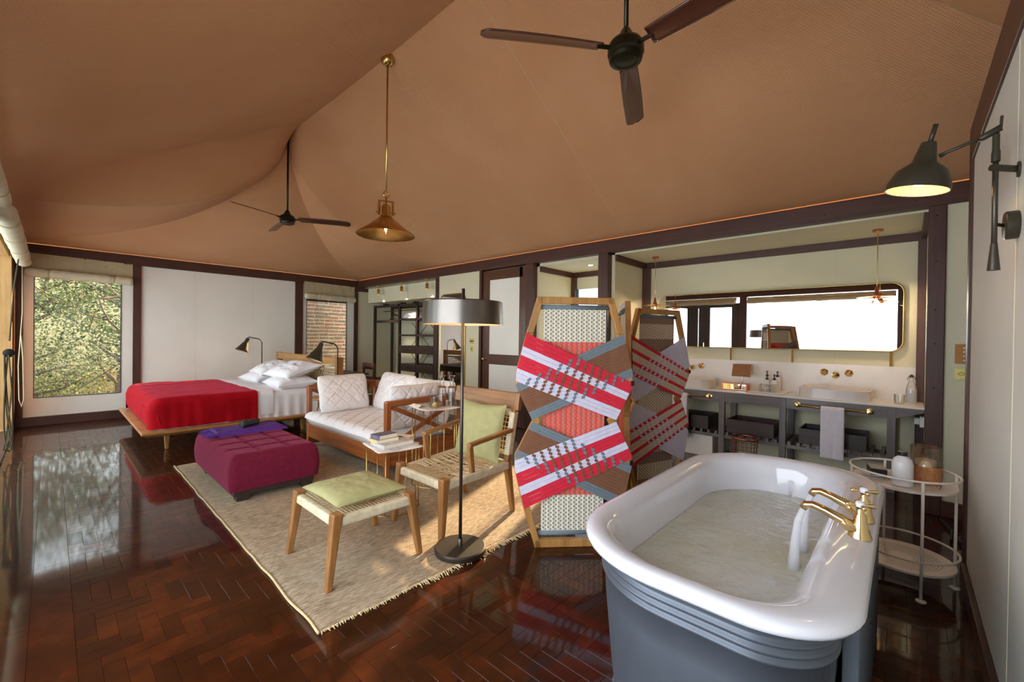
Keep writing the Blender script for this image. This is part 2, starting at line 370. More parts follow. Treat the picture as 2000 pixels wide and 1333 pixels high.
# floor: slab, border boards, herringbone planks
b = B(); b.box(XL-0.3, YN, -0.10, XB+0.1, YE+0.3, -0.014); floor = struct('floor', b, 'floor_gap')
def plank_geo(x0, y0, x1, y1, top=0.0, tx=0.0, ty=0.0, c=0.0007):
    g = 0.0004; x0 += g; y0 += g; x1 -= g; y1 -= g; cx = (x0+x1)/2; cy = (y0+y1)/2
    zt = lambda x, y: top+(x-cx)*tx+(y-cy)*ty
    lo = [(x0, y0, -0.013), (x1, y0, -0.013), (x1, y1, -0.013), (x0, y1, -0.013)]
    md = [(x, y, zt(x, y)-c) for x, y, _ in lo]
    up = [(x0+c, y0+c), (x1-c, y0+c), (x1-c, y1-c), (x0+c, y1-c)]; up = [(x, y, zt(x, y)) for x, y in up]
    fs = [(8, 9, 10, 11)]+[(4+i, 4+(i+1) % 4, 8+(i+1) % 4, 8+i) for i in range(4)]+[(i, (i+1) % 4, 4+(i+1) % 4, 4+i) for i in range(4)]
    return lo+md+up, fs
W = 0.0683; NPL = 3; PX0, PY0 = 0.078, -0.026
planks = []
for ix in range(0, int((XB-PX0)/W)+1):
    for iy in range(int((YN-PY0)/W)-1, int((YE-PY0)/W)+2):
        d = (ix+iy) % (2*NPL)
        if d == 0: x0, y0, x1, y1 = ix, iy, ix+NPL, iy+1
        elif d == NPL: x0, y0, x1, y1 = ix, iy, ix+1, iy+NPL
        elif ix == 0 and 0 < d < NPL: x0, y0, x1, y1 = 0, iy, NPL-d, iy+1
        else: continue
        x0 = PX0+x0*W; x1 = PX0+x1*W; y0 = PY0+y0*W; y1 = PY0+y1*W
        x1 = min(x1, XB); y0 = max(y0, YN); y1 = min(y1, YE)
        if x1-x0 < 0.01 or y1-y0 < 0.01: continue
        if x0 > 4.9 and 2.95 > y1 and y0 > 9: continue
        planks.append((x0, y0, x1, y1))
def near_key(p):
    x = (p[0]+p[2])/2; y = (p[1]+p[3])/2; d = Vector((x, y, 0))-EYE; fz = d.dot(_f)
    if fz < 0.2: return 99
    px = 1000+831*d.dot(_r)/fz; py = 666-831*d.dot(_u)/fz
    if not (-20 < px < 2020 and py < 1360): return 99
    if 0.9 < x < 3.3 and 2.0 < y < 5.4: return 99
    if 1.15 < x < 2.9 and 0 < y < 0.95: return 99
    return fz
planks.sort(key=near_key)
for x0, y0, x1, y1 in [(XL, YN, -0.2, 1.1), (XL, 1.1, -0.2, 4.4), (XL, 4.4, -0.2, YE), (-0.2, YN, -0.062, 2.9), (-0.2, 2.9, -0.062, 6.3), (-0.2, 6.3, -0.062, YE), (-0.062, YN, PX0, 0.9), (-0.062, 0.9, PX0, 3.6), (-0.062, 3.6, PX0, 7.2), (-0.062, 7.2, PX0, YE)]:
    v, fs = plank_geo(x0, y0, x1, y1, 0.0, random.gauss(0, .0008)); obj('border_board', B().add(v, fs), 'parquet', floor)
for p in planks[:288]:
    v, fs = plank_geo(*p, random.gauss(0, .00018), random.gauss(0, .0011), random.gauss(0, .0011)); obj('plank', B().add(v, fs), 'parquet', floor)
b = B(); tone = []
for p in planks[288:]:
    v, fs = plank_geo(*p, random.gauss(0, .00018), random.gauss(0, .0011), random.gauss(0, .0011)); b.add(v, fs); tone += [random.random()]*len(fs)
o = obj('plank_field', b, 'parquet_field', floor, kind='stuff')
a = o.data.attributes.new('tone', 'FLOAT', 'FACE'); a.data.foreach_set('value', tone)

# perimeter timber frame
TR = [0]
def trim(b, mat, bevel=0.004):
    TR[0] += 1; return struct('trim_%d' % TR[0], b, mat, bevel=bevel)
def bolts(o, pts, axis, mat='black_metal'):
    for p in pts: obj('bolt', B().lathe([(0.007, 0), (0.006, 0.004), (0.0005, 0.005)], p, axis, 10), mat, o)
beam_r = trim(B().box(XR, YN, 2.44, XR+0.12, YE+0.12, 2.6), 'timber_y')
bolts(beam_r, [(XR, y, 2.50) for y in (-0.05, 0.55, 1.15, 1.7, 2.3, 3.1, 4.3, 5.6, 7.1)], (-1, 0, 0))
beam_e = trim(B().box(XL-0.1, YE, 2.44, XR, YE+0.12, 2.6), 'timber_x')
trim(B().box(XL-0.14, YN, 2.44, XL-0.02, YE, 2.6), 'timber_y')
for x0, x1 in ((-0.46, -0.27), (0.893, 0.993), (3.371, 3.521), (4.635, 4.72)):
    trim(B().box(x0, YE, 0, x1, YE+0.11, 2.44), 'timber_z')
for y0, y1 in ((-0.225, -0.125), (2.744, 2.884), (3.964, 4.104), (5.05, 5.1), (6.19, 6.262)):
    o = trim(B().box(XR, y0, 0, XR+0.12, y1, 2.44), 'timber_z')
    if y0 < 0: bolts(o, [(XR, -0.17, z) for z in (0.5, 1.0, 1.35, 1.62, 2.0, 2.36)], (-1, 0, 0))
# cream walls
def seams_on(o, pts):
    for a_, b_ in pts: obj('seam', B().tube([a_, b_], 0.0018, 5), 'wall_board', o)
wall_end = struct('wall_end', B().box(0.993, YE+0.03, 0, 3.371, YE+0.06, 2.44), 'wall_canvas')
seams_on(wall_end, [((1.72, YE+0.03, 0), (1.72, YE+0.03, 2.44)), ((2.62, YE+0.03, 0), (2.62, YE+0.03, 2.44))])
# canvas window bays in the end wall
def canvas_bay(idx, x0, x1, gx0, gx1, gz0, gz1):
    b = B(); y0, y1 = YE+0.03, YE+0.05
    for q in ((x0, 0, gx0, 2.44), (gx1, 0, x1, 2.44), (gx0, 0, gx1, gz0), (gx0, gz1, gx1, 2.44)): b.box(q[0], y0, q[1], q[2], y1, q[3])
    o = struct('wall_end_bay_%d' % idx, b, 'wall_canvas')
    w_ = struct('window_%d' % idx, B().box(gx0, y0+0.008, gz0, gx1, y0+0.01, gz1), 'window_vinyl')
    fb = B()
    for p, q in (((gx0, y0, gz0), (gx1, y0, gz0)), ((gx0, y0, gz1), (gx1, y0, gz1)), ((gx0, y0, gz0), (gx0, y0, gz1)), ((gx1, y0, gz0), (gx1, y0, gz1))): fb.bar(p, q, 0.014, 0.012)
    obj('welt', fb, 'zinc', w_)
    return o
canvas_bay(1, -0.27, 0.893, -0.165, 0.752, 0.40, 2.2)
canvas_bay(2, 3.521, 4.635, 3.60, 4.46, 0.40, 2.2)
obj('blind_head_bar', B().box(3.6, YE+0.025, 2.07, 4.47, YE+0.04, 2.12), 'wenge_x', bpy.data.objects['window_2'])
def roll_blind(name, p0, p1, r, label, straps, mat='blind_canvas', flap=None, up=0.16, wobble=0.006):
    p0 = Vector(p0); p1 = Vector(p1); t_ = thing(name, label, 'blind', p0, group='rolled canvas blinds')
    n = 60; path = [p0.lerp(p1, i/n) for i in range(n+1)]
    rr = [max(0.006, r*(1+0.10*ns(i*0.35, r*50, 3)) if 0 < i < n else r*0.55) for i in range(n+1)]
    for s in straps:
        for i in range(n+1):
            d = abs(i/n-s)*(p1-p0).length
            rr[i] *= 1-0.22*math.exp(-(d/0.03)**2)
    obj('roll', B().tube([p+Vector((0, 0, wobble*ns(i*.2, 5, 1))) for i, p in enumerate(path)], rr, 14), mat, t_, smooth=True)
    side = (p1-p0).normalized().cross(Vector((0, 0, 1)))
    def fl(u, v):
        p = p0.lerp(p1, u); k = 0.012*ns(u*9, v*3, 2)+0.008*ns(u*31, v*4, 7)
        return p+Vector((0, 0, r*0.6+v*up))+side*(flap+k)
    if flap is not None: obj('upper_flap', B().grid(fl, 50, 6), 'blind_dark_canvas' if mat == 'blind_canvas' else mat, t_, smooth=True)
    for s in straps:
        c = p0.lerp(p1, s); dv = (p1-p0).normalized()
        ring = [c+(math.cos(a)*side+math.sin(a)*Vector((0, 0, 1)))*(r*0.92) for a in np.linspace(0, 2*math.pi, 17)[:-1]]
        obj('strap', B().tube(ring, 0.006, 6, closed=True), 'blind_dark_canvas', t_)
    return t_
roll_blind('rolled_blind', (-0.26, YE-0.045, 2.19), (0.885, YE-0.045, 2.17), 0.068, 'rolled canvas blind tied above the bush-view window', (0.2, 0.8), flap=-0.04, up=0.24)
roll_blind('rolled_blind', (3.54, YE-0.045, 2.17), (4.63, YE-0.045, 2.15), 0.064, 'rolled canvas blind tied above the brick-view window', (0.2, 0.78), flap=-0.04, up=0.26)
# end wall baseboard
struct('baseboard_end', B().box(XL, YE-0.03, 0, XR, YE+0.02, 0.13), 'timber_x', bevel=0.004)

# long wall panels
struct('wall_right', B().box(XR+0.03, 5.1, 0, XR+0.06, 6.19, 2.44), 'wall_board')
o = struct('wall_right_near', B().box(XR+0.03, YN, 0, XR+0.06, -0.225, 2.44), 'wall_board'); 
struct('baseboard_right', B().box(XR-0.005, YN, 0, XR+0.04, -0.225, 0.12), 'timber_y', bevel=0.004)
# recess shell: back, partitions, ceilings
wall_back = struct('wall_back', B().box(XB, -0.13, 0, XB+0.06, 2.86, 2.5), 'wall_board')
seams_on(wall_back, [((XB, y, 0), (XB, y, 2.4)) for y in (1.33, 2.0, 0.55)])
struct('wall_partition_vanity', B().box(XR+0.1, 2.70, 0, XB, 2.76, 2.46), 'wall_board')
struct('wall_partition_near', B().box(XR+0.1, -0.2, 0, XB, -0.14, 2.46), 'wall_board')
struct('wall_partition_shower', B().box(XR+0.1, 3.92, 0, XB, 3.98, 2.46), 'wall_board')
struct('wall_partition_shower_near', B().box(XR+0.1, 2.84, 0, XB, 2.90, 2.46), 'wall_board')
struct('ceiling_vanity', B().box(XR+0.1, -0.2, 2.42, XB, 2.76, 2.46), 'wall_board'); struct('ceiling_shower', B().box(XR+0.1, 2.84, 2.40, XB, 3.98, 2.44), 'wall_board')
struct('ceiling_wardrobe', B().box(XR+0.1, 6.2, 2.44, XB, YE, 2.48), 'wall_board')
struct('wall_wardrobe_back', B().box(XB, 6.15, 0, XB+0.05, YE+0.1, 2.5), 'wall_board'); struct('wall_wardrobe_side', B().box(XR+0.1, 6.2, 0, XB, 6.26, 2.46), 'wall_board')
struct('wall_wardrobe_end', B().box(XR, YE+0.03, 0, XB, YE+0.06, 2.46), 'wall_board')
trim(B().box(XR, YE-0.02, 2.36, XB, YE+0.04, 2.44), 'timber_x')
# dark rails at the head of the recesses
for q, mt in (((XR+0.1, 2.67, 2.34, XB, 2.70, 2.42), 'timber_x'), ((XB-0.03, -0.13, 2.34, XB, 2.70, 2.42), 'timber_y'), ((XB-0.09, 2.61, 0, XB, 2.70, 2.34), 'timber_z'), ((XB-0.07, -0.14, 0, XB, -0.08, 2.42), 'timber_z'), ((XR+0.1, -0.14, 2.34, XB, -0.1, 2.42), 'timber_x'),
              ((XR+0.1, 3.89, 2.32, XB, 3.92, 2.40), 'timber_x'), ((XB-0.03, 2.9, 2.32, XB, 3.92, 2.40), 'timber_y'), ((XB-0.06, 3.84, 0, XB, 3.92, 2.32), 'timber_z')):
    trim(B().box(*q), mt)
# shower window in its back wall, two tinted panes
b = B(); zs0, zs1 = 0.95, 2.14
b.box(XB, 2.84, 0, XB+0.06, 3.98, zs0); b.box(XB, 2.84, zs1, XB+0.06, 3.98, 2.46); struct('wall_shower_back', b, 'wall_board')
win = struct('window_3', B().box(XB+0.01, 2.9, zs0-0.02, XB+0.05, 3.92, zs0), 'wenge_y')
for y0, y1 in ((2.9, 3.40), (3.42, 3.84)): obj('pane', B().box(XB+0.02, y0, zs0, XB+0.026, y1, zs1), 'shower_glass', win)
obj('mullion', B().box(XB+0.0, 3.40, zs0, XB+0.04, 3.42, zs1), 'zinc_board', win); obj('jamb', B().box(XB-0.02, 3.84, zs0, XB+0.05, 3.92, zs1), 'wenge_z', win)
o = thing('recessed_downlight', 'small brass downlight set into the ceiling of the shower recess', 'downlight', (5.2, 3.3, 2.40))
obj('ring', B().lathe([(0.035, 0), (0.05, -0.004), (0.052, 0.0)], (5.2, 3.3, 2.40)), 'brass', o, smooth=True); obj('lens', B().lathe([(0.034, -0.001), (0.0005, -0.002)], (5.2, 3.3, 2.40)), 'downlight_glow', o)

# door in the long wall
d0, d1 = 4.104, 5.05
door = struct('door_1', B().box(XR+0.035, d0+0.09, 2.27, XR+0.075, d1-0.15, 2.42), 'door_wood_y')
door['label'] = 'dark wooden door with two cream panels'
obj('stile', B().box(XR+0.035, d1-0.15, 0.01, XR+0.075, d1-0.005, 2.42), 'door_wood_z', door, bevel=0.003)
obj('stile', B().box(XR+0.035, d0+0.005, 0.01, XR+0.075, d0+0.15, 2.42), 'door_wood_z', door, bevel=0.003)
obj('rail', B().box(XR+0.035, d0+0.15, 0.93, XR+0.075, d1-0.15, 1.09), 'door_wood_y', door, bevel=0.003)
obj('rail', B().box(XR+0.035, d0+0.15, 0.01, XR+0.075, d1-0.15, 0.2), 'door_wood_y', door, bevel=0.003)
obj('panel', B().box(XR+0.05, d0+0.15, 1.09, XR+0.06, d1-0.15, 2.27), 'wall_canvas', door); obj('panel', B().box(XR+0.05, d0+0.15, 0.2, XR+0.06, d1-0.15, 0.93), 'wall_canvas', door)
kb = B().lathe([(0.026, 0.0), (0.026, 0.006), (0.010, 0.01), (0.010, 0.03), (0.024, 0.038), (0.028, 0.052), (0.02, 0.064), (0.0005, 0.068)], (XR+0.035, d1-0.075, 1.01), (-1, 0, 0), 18)
obj('knob', kb, 'polished_gold', door, smooth=True, label='round brass knob'); 
for z in (2.16, 1.2, 0.3): obj('hinge', B().tube([(XR+0.03, d0+0.004, z-0.05), (XR+0.03, d0+0.004, z+0.05)], 0.007, 8), 'polished_gold', door)

# near partition on the right with its post, beam and baseboard
wall_near = struct('wall_near', B().box(XL, -0.36, 0, 3.56, -0.275, 2.42), 'wall_grey')
seams_on(wall_near, [((x, -0.275, 0.1), (x, -0.275, 2.4)) for x in (2.245, 1.3)])
trim(B().box(XL, -0.37, 2.405, 3.56, -0.262, 2.60), 'timber_x'); trim(B().box(3.545, -0.37, 0, 3.64, -0.262, 2.60), 'timber_z')
struct('baseboard_near', B().box(XL, -0.275, 0, 3.545, -0.25, 0.10), 'timber_x', bevel=0.004)
struct('wall_near_end', B().box(XL-0.2, YN-0.05, 0, XR+0.2, YN, 2.7), 'wall_board')

# left glazing line
for y0, y1 in ((YN, 0.12), (2.86, 3.02), (5.02, 5.16), (8.98, YE)):
    trim(B().box(XL-0.11, y0, 0, XL, y1, 2.44), 'timber_z')
door2 = struct('door_2', B().box(XL-0.07, 3.02, 2.2, XL-0.02, 5.02, 2.3), 'wenge_y')
for y0, y1 in ((3.02, 3.2), (3.72, 4.0), (4.02, 4.3), (4.84, 5.02)): obj('stile', B().box(XL-0.07, y0, 0.02, XL-0.02, y1, 2.2), 'wenge_z', door2)
obj('rail', B().box(XL-0.07, 3.02, 0.02, XL-0.02, 5.02, 0.25), 'wenge_y', door2)
for y0, y1 in ((3.2, 3.72), (4.3, 4.84)): obj('pane', B().box(XL-0.05, y0, 0.25, XL-0.045, y1, 2.2), 'door_glass', door2)
obj('handle', B().bar((XL-0.015, 3.86, 1.15), (XL-0.015, 3.86, 1.3), 0.02, 0.03), 'polished_gold', door2)
struct('trim_sill', B().box(XL-0.12, 5.16, 0, XL, 8.98, 0.03), 'timber_y'); struct('trim_sill_near', B().box(XL-0.12, 0.12, 0, XL, 2.86, 0.03), 'timber_y')
pf = struct('window_4', B().box(XL-0.22, 8.72, 0.0, XL-0.02, 8.94, 2.44), 'pine_z'); pf['label'] = 'pale pine window frame at the far left corner'
obj('head', B().box(XL-0.2, 5.2, 2.34, XL-0.04, 8.72, 2.44), 'pine_y', pf); obj('jamb', B().box(XL-0.2, 5.16, 0.03, XL-0.08, 5.26, 2.34), 'pine_z', pf)
obj('pane', B().box(XL-0.12, 5.26, 0.06, XL-0.115, 8.72, 2.34), 'door_glass', pf)
# long rolled blinds on the left
roll_blind('rolled_blind', (-0.255, 5.2, 2.30), (-0.255, 8.85, 2.30), 0.075, 'long white rolled canvas blind along the left glazing', (0.12, 0.37, 0.62, 0.86), flap=-0.06, up=0.10)
roll_blind('rolled_blind', (-0.25, 3.08, 2.32), (-0.25, 4.98, 2.32), 0.05, 'rolled canvas blind above the glazed double doors', (0.3, 0.8), flap=-0.07, up=0.08)
roll_blind('rolled_blind', (-0.25, 0.14, 2.31), (-0.25, 2.84, 2.31), 0.05, 'rolled canvas blind above the open bay seen in the mirror', (0.15, 0.5, 0.85), flap=-0.07, up=0.08)
# blind cords
cord = thing('blind_cord', 'dark rope with a pulley hanging by the far left blind', 'rope', (-0.31, 6.6, 0))
obj('rope', B().tube([(-0.27, 8.0, 2.28), (-0.285, 7.4, 1.85), (-0.30, 7.0, 1.25)], 0.007, 6), 'rope_dark', cord)
obj('pulley', B().lathe([(0.03, -0.01), (0.045, -0.004), (0.045, 0.004), (0.03, 0.01)], (-0.30, 6.95, 1.12), (0, 1, 0), 18, True, True), 'black_metal', cord, smooth='auto')
for k in range(4):
    pts = []
    for i in range(25):
        u = i/24; pts.append((-0.30+0.03*math.sin(k*1.7+u*6), 6.93+(k-1.5)*0.08*math.sin(math.pi*u)+0.03*math.sin(k+u*9), 1.1-(0.95+0.04*k)*math.sin(math.pi*u)))
    obj('rope_loop', B().tube(pts, 0.006, 6), 'rope_dark', cord)
cord = thing('blind_cord', 'thin pale cord looped beside the corner window', 'rope', (-0.27, 8.8, 0))
obj('cord', B().tube([(-0.27, 8.86, 2.25), (-0.262, 8.7, 1.6), (-0.29, 8.55, 0.9), (-0.28, 8.52, 0.45), (-0.26, 8.52, 0.36), (-0.24, 8.53, 0.46), (-0.25, 8.55, 1.0), (-0.27, 8.6, 1.3)], 0.006, 6), 'rope_light', cord)

# light strips lying on the beams
for k, q in enumerate(((XR+0.02, YN+0.2, 2.6, XR+0.03, YE-0.02, 2.603), (XL+0.1, YE+0.02, 2.6, XR-0.02, YE+0.03, 2.603))):
    tag(obj('light_strip', B().box(*q), 'led_warm'), ('warm light strip hidden on top of the long wall beam', 'warm light strip hidden on top of the end wall beam')[k], 'light strip')
struct('light_block_behind_door', B().box(XR+0.12, 4.0, 0, XR+0.16, 5.2, 2.6), 'wall_board')  # unseen panel added to stop light leaking in over the door

# ================================================================== RUG, BED
rug = thing('jute_rug', 'large woven jute rug with a frayed fringe under the seating', 'rug', (2.0, 3.6, 0))
def rug_top(u, v):
    x = 0.83+u*2.5; y = 1.92+v*3.5; ex = min(u, 1-u)*2.5; ey = min(v, 1-v)*3.5; e = min(1, min(ex, ey)/0.02)
    wx = 0.012*ns(v*14, 1, 0)*(1 if u < 0.02 or u > .98 else 0.0)+(0.03*(v-0.3) if u < 0.5 else 0)*(1-u*2); wy = 0.012*ns(u*12, 4, 0)*(1 if v < .02 else 0)
    return (x+wx, y+wy, 0.002+0.010*e+0.0016*ns(x*6, y*6, 0)+0.002*ns(x*1.3, y*1.5, 3))
obj('weave', B().grid(rug_top, 90, 120), 'jute', rug, smooth=True)
b = B()
for k in range(330):
    x = 0.84+k*2.46/330+random.uniform(-.003, .003); l = random.uniform(0.02, 0.05) if x > 1.35 else random.uniform(.006, .022); a = random.uniform(-.5, .5)
    y0 = 1.925+0.012*ns((x-.83)/2.5*12, 4, 0)
    b.tube([(x, y0, 0.008), (x+a*l*.4, y0-l*.5, 0.009), (x+a*l, y0-l, 0.003)], [0.0035, 0.003, 0.0018], 4)
obj('fringe', b, 'jute_edge', rug, kind='stuff')
b = B().tube([(0.832+0.012*ns(v*14, 1, 0)+0.03*(v-.3), 1.92+v*3.5, 0.008) for v in np.linspace(0, 1, 120)], 0.007, 6); obj('edge_cord', b, 'jute_edge', rug, smooth=True)

bed = thing('platform_bed', 'wide platform bed with white sheets and a red velvet throw at its foot', 'bed', (1.75, 7.25, 0))
b = B(); x0, x1, y0, y1 = 0.672, 2.76, 6.09, 8.41
lo = [(x0+.05, y0+.05, .19), (x1, y0+.05, .19), (x1, y1-.05, .19), (x0+.05, y1-.05, .19)]; mi = [(x0, y0, .222), (x1, y0, .222), (x1, y1, .222), (x0, y1, .222)]; hi = [(x, y, .25) for x, y, _ in mi]
b.add(lo+mi+hi, [(3, 2, 1, 0), (8, 9, 10, 11)]+[(k*4+i, k*4+(i+1) % 4, k*4+4+(i+1) % 4, k*4+4+i) for k in (0, 1) for i in range(4)])
obj('platform', b, 'oak_x', bed, bevel=0.006)
for x, y in ((0.925, 6.335), (2.45, 6.335), (0.925, 8.17), (2.45, 8.17)):
    obj('leg', B().leg((x, y, 0), (x, y, .195), .016, .028), 'oak_z', bed, bevel=0.006)
def soft_block(x0, x1, y0, y1, z0, z1, r, nu, nv, fold, amp, seed, open_end=False):
    # a blanket-like shell over a block: u runs along x, v goes up the near side, over the top, down the far side
    W_ = y1-y0; H_ = z1-z0; per = 2*H_+W_
    def fn(u, v):
        s = v*per; x = x0+u*(x1-x0)
        if s < H_: y, z, ny, nz = y0, z0+s, -1, 0
        elif s < H_+W_: y, z, ny, nz = y0+s-H_, z1, 0, 1
        else: y, z, ny, nz = y1, z1-(s-H_-W_), 1, 0
        # round corners
        dy = min(y-y0, y1-y); dz = z1-z
        if dy < r and dz < r:
            cy = y0+r if y < (y0+y1)/2 else y1-r; cz = z1-r; a = math.atan2(z-cz, abs(y-cy)); sg = -1 if y < (y0+y1)/2 else 1
            y = cy+sg*r*math.cos(a); z = cz+r*math.sin(a)
        # foot end rounding
        e = (x-x0)
        if e < r*1.5:
            q = 1-e/(r*1.5); k = 1-math.sqrt(max(0, 1-q*q)); y += (0.5*(y0+y1)-y)*0.10*k; z -= (z-z0)*0.34*k
        hang = 1-min(1, max(0, (z-z0)/H_))
        f = fold*hang*math.sin(x*46+4*ns(x*3, seed, 0))*(0.4+0.6*abs(ns(x*7, seed, 5))) if dy < 0.01 or nz == 0 else 0
        n_ = amp*ns(x*5, y*5, z*5+seed)+amp*.5*ns(x*13, y*9, z*12+seed)
        return (x, y+ny*(f+n_), z+nz*n_)
    return B().grid(fn, nu, nv)
mt = obj('mattress', soft_block(0.80, 2.72, 6.2, 8.3, 0.25, 0.595, 0.07, 130, 90, 0.022, 0.006, 3), 'white_linen', bed, smooth=True)
obj('turned_sheet', soft_block(1.80, 2.02, 6.185, 8.315, 0.30, 0.61, 0.07, 20, 90, 0.006, 0.006, 8), 'white_linen', mt, smooth=True)
def throw_geo():
    b = soft_block(0.735, 1.83, 6.165, 8.335, 0.262, 0.617, 0.09, 80, 100, 0.009, 0.010, 11)
    # foot end face
    def fn(u, v):
        y = 6.17+u*2.16; e = min(u, 1-u)*2.16; k = 1-math.sqrt(max(0, 1-max(0, 1-e/0.16)**2)) if e < .16 else 0
        top = 0.50-0.0*k; z = 0.262+v*(top-0.262); bulge = 0.02*math.sin(v*math.pi)
        return (0.735+0.10*k-bulge+0.03*(1-v)*1+0.006*ns(y*6, z*9, 2), y, z)
    b.grid(fn, 60, 14); return b
obj('throw', throw_geo(), 'red_velvet', bed, smooth=True, label='crimson velvet throw')
def pillow(cx, cy, cz, w, d, t, rot, mat, parent, name='pillow', seed=0, quilt=0.0, n=40, ear=0.0, wr=0.012, top_thing=None):
    M_ = Matrix.Translation((cx, cy, cz)) @ rot.to_4x4()
    vs = []; b = B()
    for side in (1, -1):
        def fn(u, v):
            a = u*2-1; c = v*2-1; p = max(0, (1-abs(a)**3.2)*(1-abs(c)**3.2)); h = t/2*p**0.55
            if quilt:
                g1 = abs(math.sin((a*w+c*d)*math.pi/(quilt))); g2 = abs(math.sin((a*w-c*d)*math.pi/(quilt)))
                h *= 1-0.16*(math.exp(-(g1/0.16)**2)+math.exp(-(g2/0.16)**2))
            h += wr*ns(a*3+seed, c*3, side)*p+wr*.6*ns(a*9+seed, c*7, side)*p; h = max(h, .003*min(1, p*4))
            pull = 1-0.06*(1-abs(a))*abs(c)-0.0; pull2 = 1-0.06*(1-abs(c))*abs(a); ee = 1+ear*(abs(a)*abs(c))**4
            return M_ @ Vector((a*w/2*pull2*ee, c*d/2*pull*ee, side*h))
        b.grid(fn, n, n)
    return obj(name, b, mat, parent, smooth=True)
def euler(x, y, z): 
    from mathutils import Euler
    return Euler((R(x), R(y), R(z))).to_matrix()
bp = 'white pillows stacked at the head of the bed'
for k, (cx, cy, cz, ry, rz, lab) in enumerate(((2.42, 7.82, 0.655, 6, 3, 'lower white pillow of the far stack on the bed'), (2.50, 7.72, 0.80, 16, -4, 'upper white pillow of the far stack on the bed'),
                                              (2.40, 6.68, 0.66, 5, -3, 'lower white pillow of the near stack on the bed'), (2.47, 6.78, 0.83, 18, 4, 'upper white pillow of the near stack on the bed'))):
    p = pillow(cx, cy, cz, 0.50, 0.80, 0.20, euler(0, -ry, rz), 'white_linen', None, 'bed_pillow', seed=k*7, ear=0.12, wr=0.02); tag(p, lab, 'pillow', bp)
# headboard
hb = thing('woven_headboard', 'oak framed headboard with woven cord behind the pillows', 'headboard', (2.83, 7.2, 0))
obj('top_rail', B().box(2.785, 6.03, .925, 2.845, 8.33, 1.035), 'oak_y', hb, bevel=0.006)
for y in (6.0, 8.36): obj('post', B().box(2.78, y-.045, 0, 2.87, y+.045, 1.04), 'teak_z', hb, bevel=0.008)
obj('lower_rail', B().box(2.79, 6.05, .36, 2.84, 8.32, .42), 'oak_y', hb)
b = B(); ny, nz = 70, 14
for i in range(ny):
    y = 6.06+i*2.26/ny; b.tube([(2.80+0.006*(-1)**(i+j), y+0.008*math.sin(j*2.1+i), .40+j*.48/nz) for j in range(nz+1)], 0.0055, 5)
for j in range(11):
    z = .44+j*.043; b.tube([(2.80-0.008*(-1)**(i+j), 6.05+i*2.27/30, z) for i in range(31)], 0.0055, 5)
obj('woven_cord', b, 'jute_cord', hb, smooth=True, kind='stuff'); obj('cord_rail', B().tube([(2.80, 6.05, .885), (2.80, 8.32, .885)], .018, 10), 'wrapped_cord_y', hb)

# nightstands and bedside lamps
def nightstand(x, y, lab):
    n_ = thing('nightstand', lab, 'table', (x, y, 0), group='round bedside tables')
    obj('table_top', B().lathe([(0.0005, .485), (.20, .485), (.22, .495), (.22, .51), (.20, .515), (0.0005, .515)], (x, y, 0), n=32), 'oak_x', n_, smooth='auto')
    for k in range(3):
        a = k*2.094+2.6; obj('leg', B().tube([(x+.1*math.cos(a), y+.1*math.sin(a), .49), (x+.19*math.cos(a), y+.19*math.sin(a), 0)], [.017, .010], 8), 'oak_z', n_, smooth=True)
nightstand(2.58, 5.82, 'round oak nightstand between the bed and the sofa arm'); nightstand(2.62, 8.66, 'round oak nightstand in the far corner behind the pillows')
def bedside_lamp(x, y, ztop, lab, dx=-0.22, dy=0.0):
    L_ = thing('bedside_lamp', lab, 'lamp', (x, y, .515), group='bedside lamps')
    obj('base', B().lathe([(0.0005, 0), (.085, 0), (.085, .012), (.07, .02), (0.0005, .022)], (x, y, .515), n=28), 'lamp_olive', L_, smooth='auto')
    d = Vector((dx, dy, 0)); l = d.length; d.normalize(); P0 = Vector((x, y, 0))
    path = [P0+Vector((0, 0, .53)), P0+Vector((0, 0, ztop-.09))]
    for i in range(1, 8):
        a = R(i*90/7); path.append(P0+d*(0.09*(1-math.cos(a)))+Vector((0, 0, ztop-.09+.09*math.sin(a))))
    path.append(P0+d*l+Vector((0, 0, ztop+.025)))
    obj('pole', B().tube(path, .009, 8), 'lamp_olive', L_, smooth=True)
    tip = P0+d*(l+0.0)+Vector((0, 0, ztop+.01)); ax = (d*.42+Vector((0, 0, -1))).normalized()
    obj('shade', B().lathe([(.014, 0), (.028, .008), (.034, .08), (.040, .09), (.085, .20), (.112, .255), (.108, .255), (.08, .198), (.036, .092)], tip, ax, 28), 'lamp_olive', L_, smooth='auto')
    obj('shade_lining', B().lathe([(.106, .253), (.078, .196), (.034, .094)], tip, ax, 28), 'lamp_inner', L_, smooth=True)
    obj('pull_cord', B().tube([tip+ax*.12+d*-.05, tip+ax*.12+d*-.05+Vector((0, 0, -.25))], .0025, 5), 'jute_cord', L_)
bedside_lamp(2.70, 5.78, 1.245, 'dark cone bedside lamp nearest the sofa, before the brick window'); bedside_lamp(2.60, 8.58, 1.28, 'dark cone bedside lamp at the far side of the bed')
